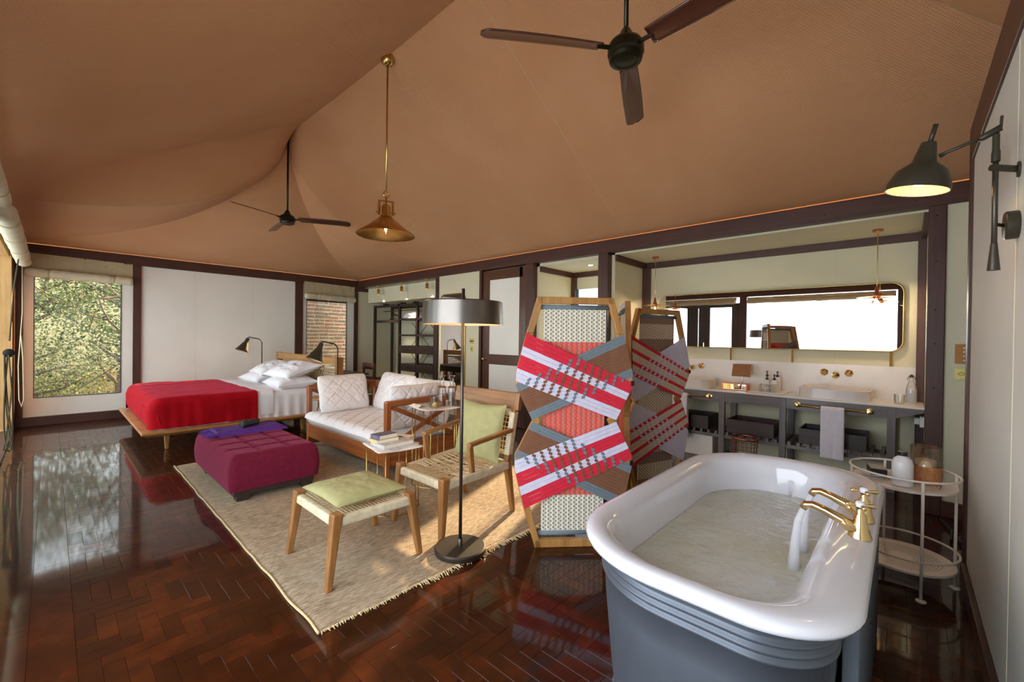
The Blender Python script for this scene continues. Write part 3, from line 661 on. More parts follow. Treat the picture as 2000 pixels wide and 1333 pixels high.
# writing desk and chair behind the headboard
dk = thing('writing_desk', 'dark wooden desk behind the headboard below the brick window', 'desk', (3.33, 7.2, 0))
obj('desk_top', B().box(2.95, 6.6, .70, 3.62, 7.9, .73), 'wenge_y', dk, bevel=0.004)
for x in (3.0, 3.55):
    for y in (6.68, 7.82): obj('leg', B().leg((x, y, 0), (x, y, .70), .018, .026), 'wenge_z', dk)
obj('drawer', B().box(3.02, 6.75, .6, 3.56, 7.75, .70), 'wenge_y', dk)
ch = thing('desk_chair', 'low-backed dark wooden chair tucked at the desk', 'chair', (3.82, 7.35, 0))
obj('seat', B().box(3.62, 7.12, .43, 4.02, 7.56, .46), 'door_wood_y', ch, bevel=0.01)
for x, y, h in ((3.65, 7.15, .43), (3.65, 7.53, .43), (4.0, 7.15, .84), (4.0, 7.53, .84)): obj('leg', B().leg((x, y, 0), (x+(.03 if h > .5 else 0), y, h), .014, .02), 'door_wood_z', ch)
obj('backrest', B().grid(lambda u, v: (4.02+.03*math.sin(u*math.pi)+v*.01, 7.12+u*.44, .73+v*.12), 12, 3), 'door_wood_y', ch, smooth=True).modifiers.new('thickness', 'SOLIDIFY').thickness = 0.02
obj('back_rail', B().box(4.0, 7.15, .55, 4.03, 7.53, .6), 'door_wood_y', ch)

# ================================================================== OTTOMAN WITH THROW AND BINOCULARS
ot = thing('tufted_ottoman', 'plum velvet tufted ottoman on the rug', 'ottoman', (1.29, 4.42, 0))
def ott(u, v):
    x0, x1, y0, y1, z1 = .955, 1.625, 3.85, 5.02, .395; x = x0+u*(x1-x0); y = y0+v*(y1-y0); z = z1
    gx = min(abs(u-k) for k in (1/3, 2/3))*(x1-x0); gy = min(abs(v-k) for k in (.2, .4, .6, .8))*(y1-y0)
    e = min(min(u, 1-u)*(x1-x0), min(v, 1-v)*(y1-y0)); z -= (0.012*math.exp(-(gx/.018)**2)+.012*math.exp(-(gy/.018)**2))*min(1, e/.05)
    k = max(0, 1-e/.06); z -= .05*(1-math.sqrt(max(0, 1-k*k))); return (x, y, z+.002*ns(x*9, y*9, 1))
b = B().grid(ott, 70, 100)
x0, x1, y0, y1 = .955, 1.625, 3.85, 5.02
per = [(x0+(x1-x0)*i/20, y0) for i in range(20)]+[(x1, y0+(y1-y0)*i/30) for i in range(30)]+[(x1-(x1-x0)*i/20, y1) for i in range(20)]+[(x0, y1-(y1-y0)*i/30) for i in range(30)]
def side(u, v):
    p = per[int(round(u*100)) % 100]; z = .345-v*.24; k = .012*math.sin(v*math.pi); cx, cy = 1.29, 4.435
    return (p[0]+(k if p[0] > 1.6 else -k if p[0] < .97 else 0), p[1]+(k if p[1] > 5 else -k if p[1] < 3.87 else 0), z)
b.grid(lambda u, v: side(u, v), 100, 8, wrapu=True); obj('cushion', b, 'plum_velvet', ot, smooth=True)
obj('plinth', B().box(.985, 3.875, .06, 1.6, 4.98, .108), 'wenge_y', ot)
for x, y in ((1.0, 3.89), (1.5, 3.89), (1.0, 4.89), (1.5, 4.89)): obj('leg', B().hexa([(x+.01, y, 0.012), (x+.09, y, 0.012), (x+.09, y+.09, 0.012), (x+.01, y+.09, 0.012), (x, y, .108), (x+.12, y, .108), (x+.12, y+.09, .108), (x, y+.09, .108)]), 'wenge_z', ot)
tw = thing('folded_throw', 'folded purple fringed throw lying on the ottoman', 'throw', (1.3, 4.82, .395))
def thr(u, v):
    x = 1.02+u*.60; y = 4.62+v*.30+0.03*u; e = min(u, 1-u, v*.6, (1-v)*.6); return (x, y, .408+.034*min(1, e/.05)**.5+.006*ns(x*12, y*14, 2))
obj('folded_cloth', B().grid(thr, 50, 30), 'purple_wool', tw, smooth=True)
obj('lower_fold', B().grid(lambda u, v: (1.04+u*.62, 4.60+v*.36+.03*u, .397+.024*min(1, min(u, 1-u, v, 1-v)/.04)**.5), 40, 24), 'purple_wool', tw, smooth=True)
b = B()
for k in range(70):
    y = 4.6+random.random()*.33; a = random.uniform(-.5, .5); l = random.uniform(.05, .10); z = .41+random.random()*.014
    b.tube([(1.05, y, z), (1.05-l*.5, y+a*l*.5, z+.006), (1.05-l, y+a*l, .405)], [.006, .005, .003], 5)
obj('tassels', b, 'purple_wool', tw, kind='stuff')
bn = thing('binoculars', 'black binoculars resting on the purple throw', 'binoculars', (1.36, 4.76, .44))
for s in (0, 1):
    a = Vector((1.26+s*.03, 4.72+s*.075, .474)); d = Vector((.93, .25, 0)).normalized()
    obj('barrel', B().lathe([(0.0005, 0), (.030, 0), (.032, .02), (.028, .06), (.022, .10), (.021, .14), (.024, .155), (0.0005, .157)], a, d, 18), 'black_leather', bn, smooth='auto')
    obj('lens_ring', B().lathe([(.033, -.002), (.034, .01), (.033, .02)], a, d, 18), 'gunmetal', bn, smooth=True)
obj('bridge', B().tube([(1.32, 4.74, .486), (1.35, 4.81, .486)], .016, 10), 'black_plastic', bn)
obj('neck_strap', B().tube([(1.40, 4.8, .468), (1.46, 4.84, .453), (1.52, 4.88, .45), (1.58, 4.86, .446), (1.60, 4.82, .444)], .004, 6), 'black_leather', bn)

# ================================================================== SOFA
sf = thing('wooden_daybed', 'wooden daybed sofa with crossed arms and a white quilted seat', 'sofa', (2.5, 4.35, 0))
ya, yb, xf, xk = 3.47, 5.22, 2.085, 2.98
for y in (ya, yb): 
    obj('front_leg', B().leg((xf+.025, y+.03, .012), (xf+.025, y+.03, .74), .022, .026, .028, .03), 'mahogany_z', sf, bevel=0.008)
    obj('back_leg', B().leg((xk-.02, y+.03, .012), (xk, y+.03, .76), .022, .026, .028, .03), 'mahogany_z', sf, bevel=0.008)
obj('front_rail', B().box(xf+.005, ya+.05, .14, xf+.04, yb+.01, .30), 'mahogany_y', sf, bevel=0.004)
obj('back_rail', B().box(xk-.03, ya+.05, .14, xk, yb+.01, .30), 'mahogany_y', sf, bevel=0.004); obj('back_top_rail', B().box(xk-.02, ya+.05, .68, xk+.02, yb+.01, .76), 'mahogany_y', sf, bevel=0.004)
obj('slat_base', B().box(xf+.03, ya+.04, .25, xk-.02, yb+.02, .275), 'mahogany_y', sf)
for y in (ya, yb):
    obj('side_rail', B().box(xf+.04, y+.01, .14, xk-.03, y+.05, .30), 'mahogany_x', sf, bevel=0.004)
    obj('arm_top', B().hexa([(xf+.0, y+.0, .695), (xk, y+.0, .70), (xk, y+.06, .70), (xf+.0, y+.06, .695), (xf+.0, y+.0, .75), (xk, y+.0, .77), (xk, y+.06, .77), (xf+.0, y+.06, .75)]), 'mahogany_x', sf, bevel=0.015, seg=3)
    obj('cross_brace', B().bar((xf+.05, y+.022, .32), (xk-.04, y+.022, .70), .022, .04), 'mahogany_x', sf); obj('cross_brace', B().bar((xf+.05, y+.036, .70), (xk-.04, y+.036, .32), .022, .04), 'mahogany_x', sf)
    obj('arm_lower', B().box(xf+.04, y+.01, .30, xk-.03, y+.05, .335), 'mahogany_x', sf)
def seat(u, v):
    x = 2.045+u*.87; y = 3.53+v*1.70; e = min(u*.87, (1-u)*.87, v*1.7, (1-v)*1.7); k = max(0, 1-e/.09); z = .445-.075*(1-math.sqrt(max(0, 1-k*k)))
    g1 = abs(math.sin((x*1.0+y)*math.pi/.2)); g2 = abs(math.sin((x-y)*math.pi/.2)); z -= .011*(math.exp(-(g1/.15)**2)+math.exp(-(g2/.15)**2))*min(1, e/.05)
    return (x, y, z+.006*ns(x*5, y*5, 4))
sc_ = B().grid(seat, 90, 160); sc_.grid(lambda u, v: (lambda p: (p[0], p[1], .295+.075*(1-math.sqrt(max(0, 1-max(0, 1-min(u*.87, (1-u)*.87, v*1.7, (1-v)*1.7)/.06)**2)))))(seat(u, v)), 20, 30)
obj('seat_cushion', sc_, 'white_quilt', sf, smooth=True)
sp = 'quilted white cushions on the daybed'
def scush(cx, cy, cz, w, d, t_, rot, lab, seed, q=.30):
    p = pillow(cx, cy, cz, w, d, t_, rot, 'white_quilt', None, 'quilted_cushion', seed=seed, quilt=q, n=72, ear=-.08, wr=.014); tag(p, lab, 'cushion', sp)
scush(2.43, 5.02, .66, .66, .46, .17, euler(76, 0, 4), 'square quilted cushion leaning on the far arm of the daybed', 1)
scush(2.86, 4.60, .665, .50, .82, .20, euler(0, -70, -4), 'plump white back cushion at the far half of the daybed', 5, .46)
scush(2.87, 3.90, .65, .48, .72, .20, euler(0, -72, 6), 'white back cushion at the near half of the daybed', 9, .46)
scush(2.50, 3.64, .655, .68, .46, .17, euler(98, 0, 5), 'quilted cushion leaning on the near crossed arm of the daybed', 3)

# ================================================================== SIDE TABLES
def leaf_table(cx, cy, h, s, rz, lab, legr=.004):
    t_ = thing('side_table', lab, 'table', (cx, cy, 0), group='white side tables on thin brass legs')
    def P(a):      # concave four-cornered outline
        k = (a/(math.pi/2)) % 1; d = abs(k-.5)*2; return s*(.66+.34*d**2.2)
    def top(u, v):
        a = u*2*math.pi; r = P(a)*v; k = abs(((a/(math.pi/2)) % 1)-.5)*2; z = h+.012*(v**2)*(k**2-.6)
        return (cx+r*math.cos(a+rz), cy+r*math.sin(a+rz), z)
    o_ = obj('table_top', B().grid(top, 80, 10, wrapu=True), 'white_metal', t_, smooth=True); m_ = o_.modifiers.new('thickness', 'SOLIDIFY'); m_.thickness = .008
    for k in range(4):
        a = rz+k*math.pi/2; r = s*.80
        p = (cx+r*math.cos(a+.16), cy+r*math.sin(a+.16)); q = (cx+r*math.cos(a-.16), cy+r*math.sin(a-.16))
        obj('leg', B().tube([(*p, h-.005), (*p, .02), ((p[0]*.97+cx*.03), (p[1]*.97+cy*.03), .015), ((p[0]+q[0])/2, (p[1]+q[1])/2, .015), (*q, .02), (*q, h-.005)], legr, 6), 'brass', t_, smooth=True)
    obj('foot_ring', B().tube([(cx+s*.80*math.cos(a), cy+s*.80*math.sin(a), .015) for a in np.linspace(0, 2*math.pi, 33)[:-1]], legr*.8, 6, closed=True), 'brass', t_)
    return t_
leaf_table(1.83, 2.95, .49, .255, 3.75, 'low white side table carrying a stack of books')
leaf_table(2.42, 3.20, .70, .255, 3.75, 'taller white side table holding carafes and glasses')
def book(x, y, z, w, d, h, rz, mat, lab, name='paperback_book'):
    t_ = thing(name, lab, 'book', (x, y, z), rz, group='books stacked on the low side table')
    obj('pages', B().box(-w/2+.003, -d/2+.003, .002, w/2-.004, d/2-.003, h-.002), 'paper', t_, local=True)
    obj('cover', B().box(-w/2, -d/2, 0, w/2, d/2, .002).box(-w/2, -d/2, h-.002, w/2, d/2, h).box(-w/2, -d/2, 0, -w/2+.002, d/2, h), mat, t_, local=True, bevel=.0008)
z = .492
book(1.85, 2.94, z, .30, .23, .006, .25, 'magazine', 'glossy magazine at the bottom of the book stack', 'magazine'); z += .006
book(1.84, 2.93, z, .29, .22, .006, -.1, 'magazine', 'pale magazine second from the bottom of the stack', 'magazine'); z += .006
book(1.82, 2.94, z, .27, .19, .030, .05, 'cover_grey', 'thick grey illustrated paperback below the two smaller books'); z += .030
book(1.77, 2.98, z, .19, .125, .026, .0, 'cover_cream', 'cream-covered paperback in the middle of the stack'); z += .026
book(1.77, 2.98, z, .17, .115, .032, .1, 'cover_blue', 'blue-grey paperback on top of the book stack')
book(1.98, 3.02, .504, .10, .14, .03, .5, 'brochure', 'small tan booklet at the back of the low side table', 'booklet')
def carafe(x, y, z, lab, liquid=None):
    t_ = thing('glass_carafe', lab, 'carafe', (x, y, z), group='ribbed glass carafes')
    prof = [(.0005, .0), (.036, .0), (.036, .165), (.03, .19), (.018, .205), (.0175, .27), (.028, .285), (.028, .295), (.014, .292)]
    obj('body', B().lathe(prof, (x, y, z), n=20), 'clear_glass', t_, smooth='auto')
    for k in range(12):
        a = k*math.pi/6; obj('rib', B().tube([(x+.036*math.cos(a), y+.036*math.sin(a), z+.004), (x+.036*math.cos(a), y+.036*math.sin(a), z+.162)], .003, 5), 'clear_glass', t_)
    if liquid: obj('drink', B().lathe([(.0005, .004), (.032, .004), (.032, .11), (.0005, .11)], (x, y, z), n=20), liquid, t_, smooth='auto')
    obj('neck_tag', B().lathe([(.031, .192), (.042, .186), (.040, .180)], (x, y, z), n=16), 'aged_brass', t_)
carafe(2.48, 3.17, .70, 'glass carafe of amber drink on the taller side table', 'amber_liquid'); carafe(2.54, 3.10, .70, 'empty clear carafe beside the amber one')
for k, (x, y, l_) in enumerate(((2.43, 3.24, 'left ribbed tumbler next to the amber carafe'), (2.50, 3.28, 'rear ribbed tumbler behind the amber carafe'), (2.60, 3.12, 'ribbed tumbler right of the empty carafe'))):
    t_ = thing('tumbler', l_, 'glass', (x, y, .70), group='ribbed drinking glasses'); obj('wall', B().lathe([(.0005, .002), (.032, .0), (.036, .085), (.034, .085), (.030, .008), (.0005, .008)], (x, y, .70), n=24), 'clear_glass', t_, smooth='auto')
    for q in range(16): a = q*math.pi/8; obj('rib', B().tube([(x+.033*math.cos(a), y+.033*math.sin(a), .705), (x+.0365*math.cos(a), y+.0365*math.sin(a), .78)], .0025, 5), 'clear_glass', t_)
bw = thing('fruit_bowl', 'small glass bowl with orange fruit on the taller side table', 'bowl', (2.36, 3.12, .70)); obj('bowl', B().lathe([(.02, 0), (.045, .02), (.06, .05), (.057, .05), (.042, .022), (.0005, .006)], (2.36, 3.12, .70), n=24), 'clear_glass', bw, smooth=True)
for dx, dy in ((0, 0), (.02, .015)): obj('fruit', B().ball((2.36+dx, 3.12+dy, .735), .024), 'fruit', bw, smooth=True)
mg = thing('open_book', 'open booklet with curled pages lying on the taller side table', 'book', (2.30, 3.26, .70))
obj('page', B().grid(lambda u, v: (2.24+u*.08, 3.20+v*.14, .712+.02*math.sin(u*2.8)), 10, 4), 'brochure', mg, smooth=True); obj('page', B().grid(lambda u, v: (2.32+u*.07, 3.20+v*.14, .718-.012*u), 8, 4), 'brochure', mg, smooth=True)

# ================================================================== STOOL AND LOUNGE CHAIR
st = thing('footstool', 'teak footstool with a wrapped cord seat carrying a green cushion', 'stool', (1.27, 2.47, 0))
tops = {(0, 1): (1.035, 2.71), (0, 0): (1.035, 2.215), (1, 0): (1.485, 2.205), (1, 1): (1.50, 2.70)}
foot = {(0, 1): (.995, 2.755), (0, 0): (.985, 2.19), (1, 0): (1.55, 2.185), (1, 1): (1.56, 2.735)}
for k in tops: obj('leg', B().leg((*foot[k], .012), (*tops[k], .405), .017, .027, .017, .03), 'teak_z', st, bevel=.008)
for a, c, ax in (((0, 0), (1, 0), 'x'), ((0, 1), (1, 1), 'x'), ((0, 0), (0, 1), 'y'), ((1, 0), (1, 1), 'y')):
    p, q = tops[a], tops[c]; obj('seat_rail', B().bar((*p, .355), (*q, .355), .045, .055), 'wrapped_cord_'+ax, st, bevel=.014, seg=3)
b = B()
for i in range(22): x = 1.05+i*.021; b.tube([(x, 2.215, .378), (x+.01, 2.45, .366), (x, 2.70, .378)], .003, 5)
for i in range(22): y = 2.22+i*.0225; b.tube([(1.04, y, .376), (1.26, y+.01, .362), (1.49, y, .376)], .003, 5)
obj('cord_web', b, 'jute_cord', st, kind='stuff')
p = pillow(1.265, 2.46, .425, .44, .46, .085, euler(0, 0, 1), 'green_linen', None, 'seat_cushion', seed=2, ear=.02, wr=.008); tag(p, 'flat green cushion lying on the footstool', 'cushion', 'green linen cushions')

lc = thing('lounge_chair', 'teak lounge chair with cord seat and wrapped back posts', 'chair', (2.08, 2.48, 0))
F_ = {'fl': ((1.70, 2.715, .012), (1.725, 2.665, .44)), 'fr': ((1.735, 2.205, .012), (1.725, 2.175, .435))}
for a, c in F_.values(): obj('front_leg', B().leg(a, c, .018, .028, .018, .03), 'teak_z', lc, bevel=.008)
for y in (2.215, 2.775):
    obj('back_leg', B().leg((2.43, y, .012), (2.36, y, .42), .017, .03, .018, .022), 'teak_z', lc, bevel=.008)
    obj('back_post', B().leg((2.36, y, .40), (2.455, y, .86), .022, .02, .022, .02), 'teak_z', lc, bevel=.006)
    s0 = (2.36+.095*.12, y); s1 = (2.36+.095*.83, y)
    obj('post_wrap', B().leg((2.372, y, .46), (2.436, y, .78), .027, .026, .027, .026), 'wrapped_cord_z', lc, bevel=.01, seg=3)
obj('top_rail', B().hexa([(2.425, 2.17, .80), (2.455, 2.17, .80), (2.455, 2.92, .80), (2.425, 2.92, .80), (2.445, 2.17, .925), (2.475, 2.17, .925), (2.475, 2.92, .925), (2.445, 2.92, .925)]), 'teak_y', lc, bevel=.006)
obj('rail_end', B().hexa([(2.42, 2.165, .795), (2.46, 2.165, .795), (2.46, 2.215, .795), (2.42, 2.215, .795), (2.44, 2.165, .93), (2.48, 2.165, .93), (2.48, 2.215, .93), (2.44, 2.215, .93)]), 'teak_z', lc, bevel=.006)
obj('back_cord_rail', B().tube([(2.43, 2.21, .765), (2.43, 2.78, .765)], .02, 10), 'wrapped_cord_y', lc); obj('lower_back_rail', B().tube([(2.375, 2.21, .47), (2.375, 2.78, .47)], .017, 10), 'wrapped_cord_y', lc)
for p, q, ax in (((1.725, 2.175), (1.725, 2.665), 'y'), ((1.725, 2.175), (2.36, 2.205), 'x'), ((1.725, 2.665), (2.36, 2.785), 'x'), ((2.36, 2.205), (2.36, 2.785), 'y')):
    obj('seat_rail', B().bar((*p, .385), (*q, .385), .042, .058), 'wrapped_cord_'+ax, lc, bevel=.014, seg=3)
for y, d in ((2.185, 0), (2.70, 0)):
    y2 = 2.215 if y < 2.4 else 2.775
    obj('arm_post', B().leg((1.99, y+.01, .40), (1.955, y, .60), .017, .02, .014, .016), 'teak_z', lc, bevel=.006)
    obj('armrest', B().hexa([(1.94, y-.022, .595), (2.40, y2-.03, .63), (2.40, y2+.02, .63), (1.94, y+.022, .595), (1.94, y-.022, .622), (2.40, y2-.03, .662), (2.40, y2+.02, .662), (1.94, y+.022, .622)]), 'teak_x', lc, bevel=.008)
b = B()
for i in range(26):
    x = 1.75+i*.0235; z = .405; b.tube([(x, 2.19, z), (x+random.uniform(-.03, .03), 2.35, z-.018), (x+random.uniform(-.03, .03), 2.55, z-.018), (x, 2.70+.11*(x-1.72)/.64, z)], .003, 5)
for i in range(21):
    y = 2.20+i*.0225; b.tube([(1.73, y, .405), (1.9, y+random.uniform(-.02, .02), .392), (2.15, y+random.uniform(-.02, .02), .388), (2.35, y+.06*(y-2.2), .405)], .003, 5)
for i in range(16):
    y = 2.19+i*.031; b.tube([(1.735, y, .408), (1.84, y+.03, .41), (1.735, y+.03, .408)], .003, 5)
obj('cord_seat', b, 'jute_cord', lc, kind='stuff')
b = B()
for i in range(18): y = 2.25+i*.03; b.tube([(2.375, y, .47), (2.405+.006*(-1)**i, y+.01, .62), (2.43, y, .765)], .0035, 5)
for i in range(7): z = .51+i*.036; b.tube([(2.38+.2*(z-.47), 2.22, z), (2.385+.2*(z-.47), 2.5, z+.004), (2.38+.2*(z-.47), 2.77, z)], .0035, 5)
obj('cord_back', b, 'jute_cord', lc, kind='stuff')
p = pillow(2.31, 2.47, .615, .44, .47, .13, euler(0, -78, 3), 'green_linen', None, 'back_cushion', seed=6, ear=.03, wr=.012); tag(p, 'upright green cushion against the lounge chair back', 'cushion', 'green linen cushions')

# ================================================================== FLOOR LAMP
fx, fy = 1.745, 2.03
fl_ = thing('floor_lamp', 'tall floor lamp with a round brushed metal drum shade', 'floor lamp', (fx, fy, 0))
obj('base', B().lathe([(.0005, .0), (.158, .0), (.16, .006), (.16, .026), (.152, .034), (.0005, .036)], (fx, fy, .012), n=56), 'gunmetal', fl_, smooth='auto')
obj('collar', B().lathe([(.016, .034), (.016, .075), (.012, .08)], (fx, fy, .012), n=18), 'gunmetal', fl_, smooth='auto')
obj('pole', B().tube([(fx, fy, .045), (fx, fy, 1.655)], .0105, 14), 'gunmetal', fl_, smooth=True)
obj('shade', B().lathe([(.0105, 1.572), (.24, 1.572), (.246, 1.566), (.252, 1.43), (.250, 1.43), (.243, 1.56), (.0105, 1.564)], (fx, fy, 0), n=64), 'brushed_bronze', fl_, smooth='auto')
obj('shade_lining', B().lathe([(.2495, 1.431), (.2425, 1.559), (.02, 1.5625)], (fx, fy, 0), n=48), 'lamp_inner', fl_, smooth='auto')
obj('diffuser', B().lathe([(.0115, 1.47), (.235, 1.47)], (fx, fy, 0), n=48), 'lamp_disc', fl_)

# ================================================================== FOLDING SCREEN
OUT = [(.245, 0.0), (.335, .29), (.383, .50), (.383, .60), (.272, .82), (.383, 1.045), (.383, 1.13), (.318, 1.385), (.25, 1.62)]
def edge_x(z): return float(np.interp(z, [q[1] for q in OUT], [q[0] for q in OUT]))
def screen_panel(root, loc, rz, A, Bc, fills):
    p = obj('screen_panel', screen_frame(), 'oak_z', root, local=True, bevel=.004); p.location = Vector(loc)-root.location; p.rotation_euler = (0, 0, rz)
    for z0, z1, m_, yy in fills:
        hw = .205; obj('woven_panel', B().box(-hw, yy, z0, hw, yy+.006, z1), m_, p, local=True)
    for z in (1.555, .085): obj('roller', B().tube([(-.25 if z > 1 else -.24, .012, z), (.25 if z > 1 else .24, .012, z)], .016, 10), 'strap_slate' if z > 1 else 'strap_slate', p, local=True, smooth=True)
    obj('side_hinge', B().box(.37, -.03, 1.05, .39, .02, 1.08), 'black_metal', p, local=True); obj('side_hinge', B().box(.37, -.03, .53, .39, .02, .56), 'black_metal', p, local=True)
    for mir in (0, 1):
        Z = (lambda z: z) if not mir else (lambda z: 1.64-z)
        na, nb = len(A), len(Bc)
        la = [Vector((-edge_x(z), z)) for z in np.linspace(1.385, 1.075, na+1)]; ra = [Vector((edge_x(z), z)) for z in np.linspace(1.065, .825, na+1)]
        lb = [Vector((-edge_x(z), z)) for z in np.linspace(1.055, .825, nb+1)]; rb = [Vector((edge_x(z), z)) for z in np.linspace(1.385, 1.105, nb+1)]
        def cross(p0, p1, q0, q1):
            d = p1-p0; e = q1-q0; den = d.x*e.y-d.y*e.x; w_ = q0-p0; return (w_.x*e.y-w_.y*e.x)/den
        for fam in (0, 1):
            L0, R0, L1, R1, cols = (la, ra, lb, rb, A) if fam == 0 else (lb, rb, la, ra, Bc)
            for i, c in enumerate(cols):
                a0, a1, b0, b1 = L0[i], L0[i+1], R0[i], R0[i+1]; m0 = (a0+a1)/2; m1 = (b0+b1)/2
                st_ = [(0, 0.0 if fam == 0 else -.004)]
                for j in range(len(L1)-1):
                    c0 = (L1[j]+L1[j+1])/2; c1 = (R1[j]+R1[j+1])/2; t_ = cross(m0, m1, c0, c1)
                    if 0.01 < t_ < .99:
                        over = (i+j) % 2 == 0; h = 0.0 if fam == 0 else (-.004 if over else .0035)
                        t0 = cross(m0, m1, L1[j], R1[j]); t1 = cross(m0, m1, L1[j+1], R1[j+1]); lo_, hi_ = min(t0, t1), max(t0, t1); dd = (hi_-lo_)*(.27 if fam else .16)
                        wd_ = hi_-lo_
                        if fam == 0: st_ += [(lo_+dd, h), (hi_-dd, h)]
                        elif h > 0: st_ += [(lo_+.15*wd_, -.004), (lo_+.20*wd_, h), (hi_-.20*wd_, h), (hi_-.15*wd_, -.004)]
                st_.append((1, 0.0 if fam == 0 else -.004)); st_.sort(); vs = []; gap = .025
                for t_, h in st_:
                    pa = a0.lerp(b0, t_); pb = a1.lerp(b1, t_); gp = .06 if h > .001 else gap; pa2 = pa.lerp(pb, gp); pb2 = pb.lerp(pa, gp)
                    for q in (pa2, pb2): vs.append((q.x, -.024-h, Z(q.y)))
                n_ = len(st_); vs += [(x, y+.0015, z) for x, y, z in vs]; o_ = 2*n_
                fs = []
                for k in range(n_-1):
                    fs += [(2*k, 2*k+1, 2*k+3, 2*k+2), (o_+2*k, o_+2*k+2, o_+2*k+3, o_+2*k+1), (2*k, 2*k+2, o_+2*k+2, o_+2*k), (2*k+1, o_+2*k+1, o_+2*k+3, 2*k+3)]
                obj('strap', B().add(vs, fs), 'strap_'+c, p, local=True)
    return p
def screen_frame():
    b = B(); w_ = .045; h = .019
    for sgn in (1, -1):
        pts = [(sgn*x, z) for x, z in OUT]; n_ = len(pts)
        inn = []
        for i, (x, z) in enumerate(pts):
            inn.append((x-sgn*(w_ if i not in (4,) else .05), z))
        for i in range(n_-1):
            (x0, z0), (x1, z1), (u0, v0), (u1, v1) = pts[i], pts[i+1], inn[i], inn[i+1]
            b.hexa([(x0, -h, z0), (x1, -h, z1), (u1, -h, v1), (u0, -h, v0), (x0, h, z0), (x1, h, z1), (u1, h, v1), (u0, h, v0)])
    b.box(-.25, -h, 1.575, .25, h, 1.62); b.box(-.247, -h, 0, .247, h, .05); return b
d1 = Vector((.728, -.686)); ang1 = math.atan2(d1.y, d1.x); c1 = Vector((2.312, 1.578)); e1 = c1+d1*.383
a2 = R(33); d2 = Vector((math.cos(a2), math.sin(a2))); s2 = e1+d2*.01+Vector((-.0, .02)); c2 = s2+d2*.39; e2 = c2+d2*.39
a3 = R(-20); d3 = Vector((math.cos(a3), math.sin(a3))); c3 = e2+d3*.395+Vector((0.0, -.03))
scr = thing('folding_screen', 'three-panel folding screen of oak frames laced with coloured straps', 'screen', (c2.x, c2.y, 0))
A1 = ['red']*3+['lilac']*2+['red']*3+['lilac']*3; B1 = ['slate']*3+['brown']*8+['slate']*3
f1 = [(.07, .33, 'weave_cream', .006), (.33, 1.33, 'weave_coral', .008), (1.33, 1.57, 'weave_cream', .006)]
screen_panel(scr, (c1.x, c1.y, 0), ang1, A1, B1, f1)
screen_panel(scr, (c2.x, c2.y, 0), a2, B1[:], A1[:], f1)
A3 = ['red', 'beige', 'beige', 'red', 'beige', 'beige', 'red', 'beige', 'beige', 'red']; B3 = ['lilac']*14
f3 = [(.07, .14, 'weave_taupe', .006), (.14, .27, 'weave_sand', .006), (.27, .36, 'weave_taupe', .006), (.36, 1.25, 'weave_sand', .008), (1.25, 1.36, 'weave_taupe', .006), (1.36, 1.49, 'weave_sand', .006), (1.49, 1.57, 'weave_taupe', .006)]
screen_panel(scr, (c3.x, c3.y, 0), a3, A3, B3, f3)

# ================================================================== BATH
TX0, TX1, TY0, TY1, TZ = 1.165, 2.893, .06, .91, .68
def rrect(ins, na=12, lw=1.0):
    x0, x1, y0, y1 = TX0+ins, TX1-ins, TY0+ins*lw, TY1-ins; pts = []
    cor = [(x1, y0, .26, -90), (x1, y1, .40, 0), (x0, y1, .37, 90), (x0, y0, .23, 180)]
    for cx, cy, r, a0 in cor:
        r = max(.03, r-ins*.6); ox = cx-r if cx == x1 else cx+r; oy = cy-r if cy == y1 else cy+r
        for i in range(na+1): a = R(a0+90*i/na); pts.append((ox+r*math.cos(a), oy+r*math.sin(a)))
    # resample densely along straight sides
    out = []
    for i in range(len(pts)):
        p = pts[i]; q = pts[(i+1) % len(pts)]; out.append(p); straight = (i % (na+1)) == na
        if straight: out += [(p[0]+(q[0]-p[0])*k/9, p[1]+(q[1]-p[1])*k/9) for k in range(1, 9)]
    return out
def shell(layers, lw=1.0):
    b = B(); rings = [rrect(i, lw=lw) for i, z in layers]; n_ = len(rings[0])
    for r_, (i, z) in zip(rings, layers): b.v += [(x, y, z) for x, y in r_]
    for k in range(len(layers)-1):
        for j in range(n_): b.f.append((k*n_+j, k*n_+(j+1) % n_, (k+1)*n_+(j+1) % n_, (k+1)*n_+j))
    return b, n_
tub = thing('bathtub', 'freestanding white bath in a grey zinc skin, half filled with water', 'bathtub', (2.03, .48, 0))
b, n_ = shell([(.045, .63), (.02, .632), (.004, .645), (0, .66), (.008, .674), (.024, .68), (.05, .679), (.075, .668), (.092, .64), (.105, .58), (.125, .42), (.16, .27), (.22, .22), (.30, .205)], lw=1.7)
b.f.append(tuple(13*n_+j for j in range(n_))); obj('enamel_liner', b, 'enamel', tub, smooth=True)
lay = [(.058, .635), (.060, .60)]
for k in range(3):
    zc = .585-k*.024; lay += [(.061, zc+.010), (.054, zc+.005), (.052, zc), (.055, zc-.006), (.062, zc-.010)]
lay += [(.066, .44), (.085, .2), (.10, .05), (.098, .045), (.092, .03), (.098, .0)]
b, n_ = shell(lay); obj('zinc_skin', b, 'zinc', tub, smooth=True)
for i in (16, 44):
    q = [(rrect(ins-.003)[i][0], rrect(ins-.003)[i][1], z) for ins, z in lay]; obj('seam_strip', B().tube(q, .009, 6), 'zinc', tub, smooth=True)
b = B(); rg = rrect(.117, lw=1.7); cxm, cym = 2.03, .48; n_ = len(rg); m_ = 14
b.v = [(cxm, cym, .50)]
for k in range(1, m_+1):
    for x, y in rg:
        u = k/m_; xx = cxm+(x-cxm)*u; yy = cym+(y-cym)*u; b.v.append((xx, yy, .50+.004*ns(xx*9, yy*9, 0)+.002*ns(xx*22, yy*18, 4)))
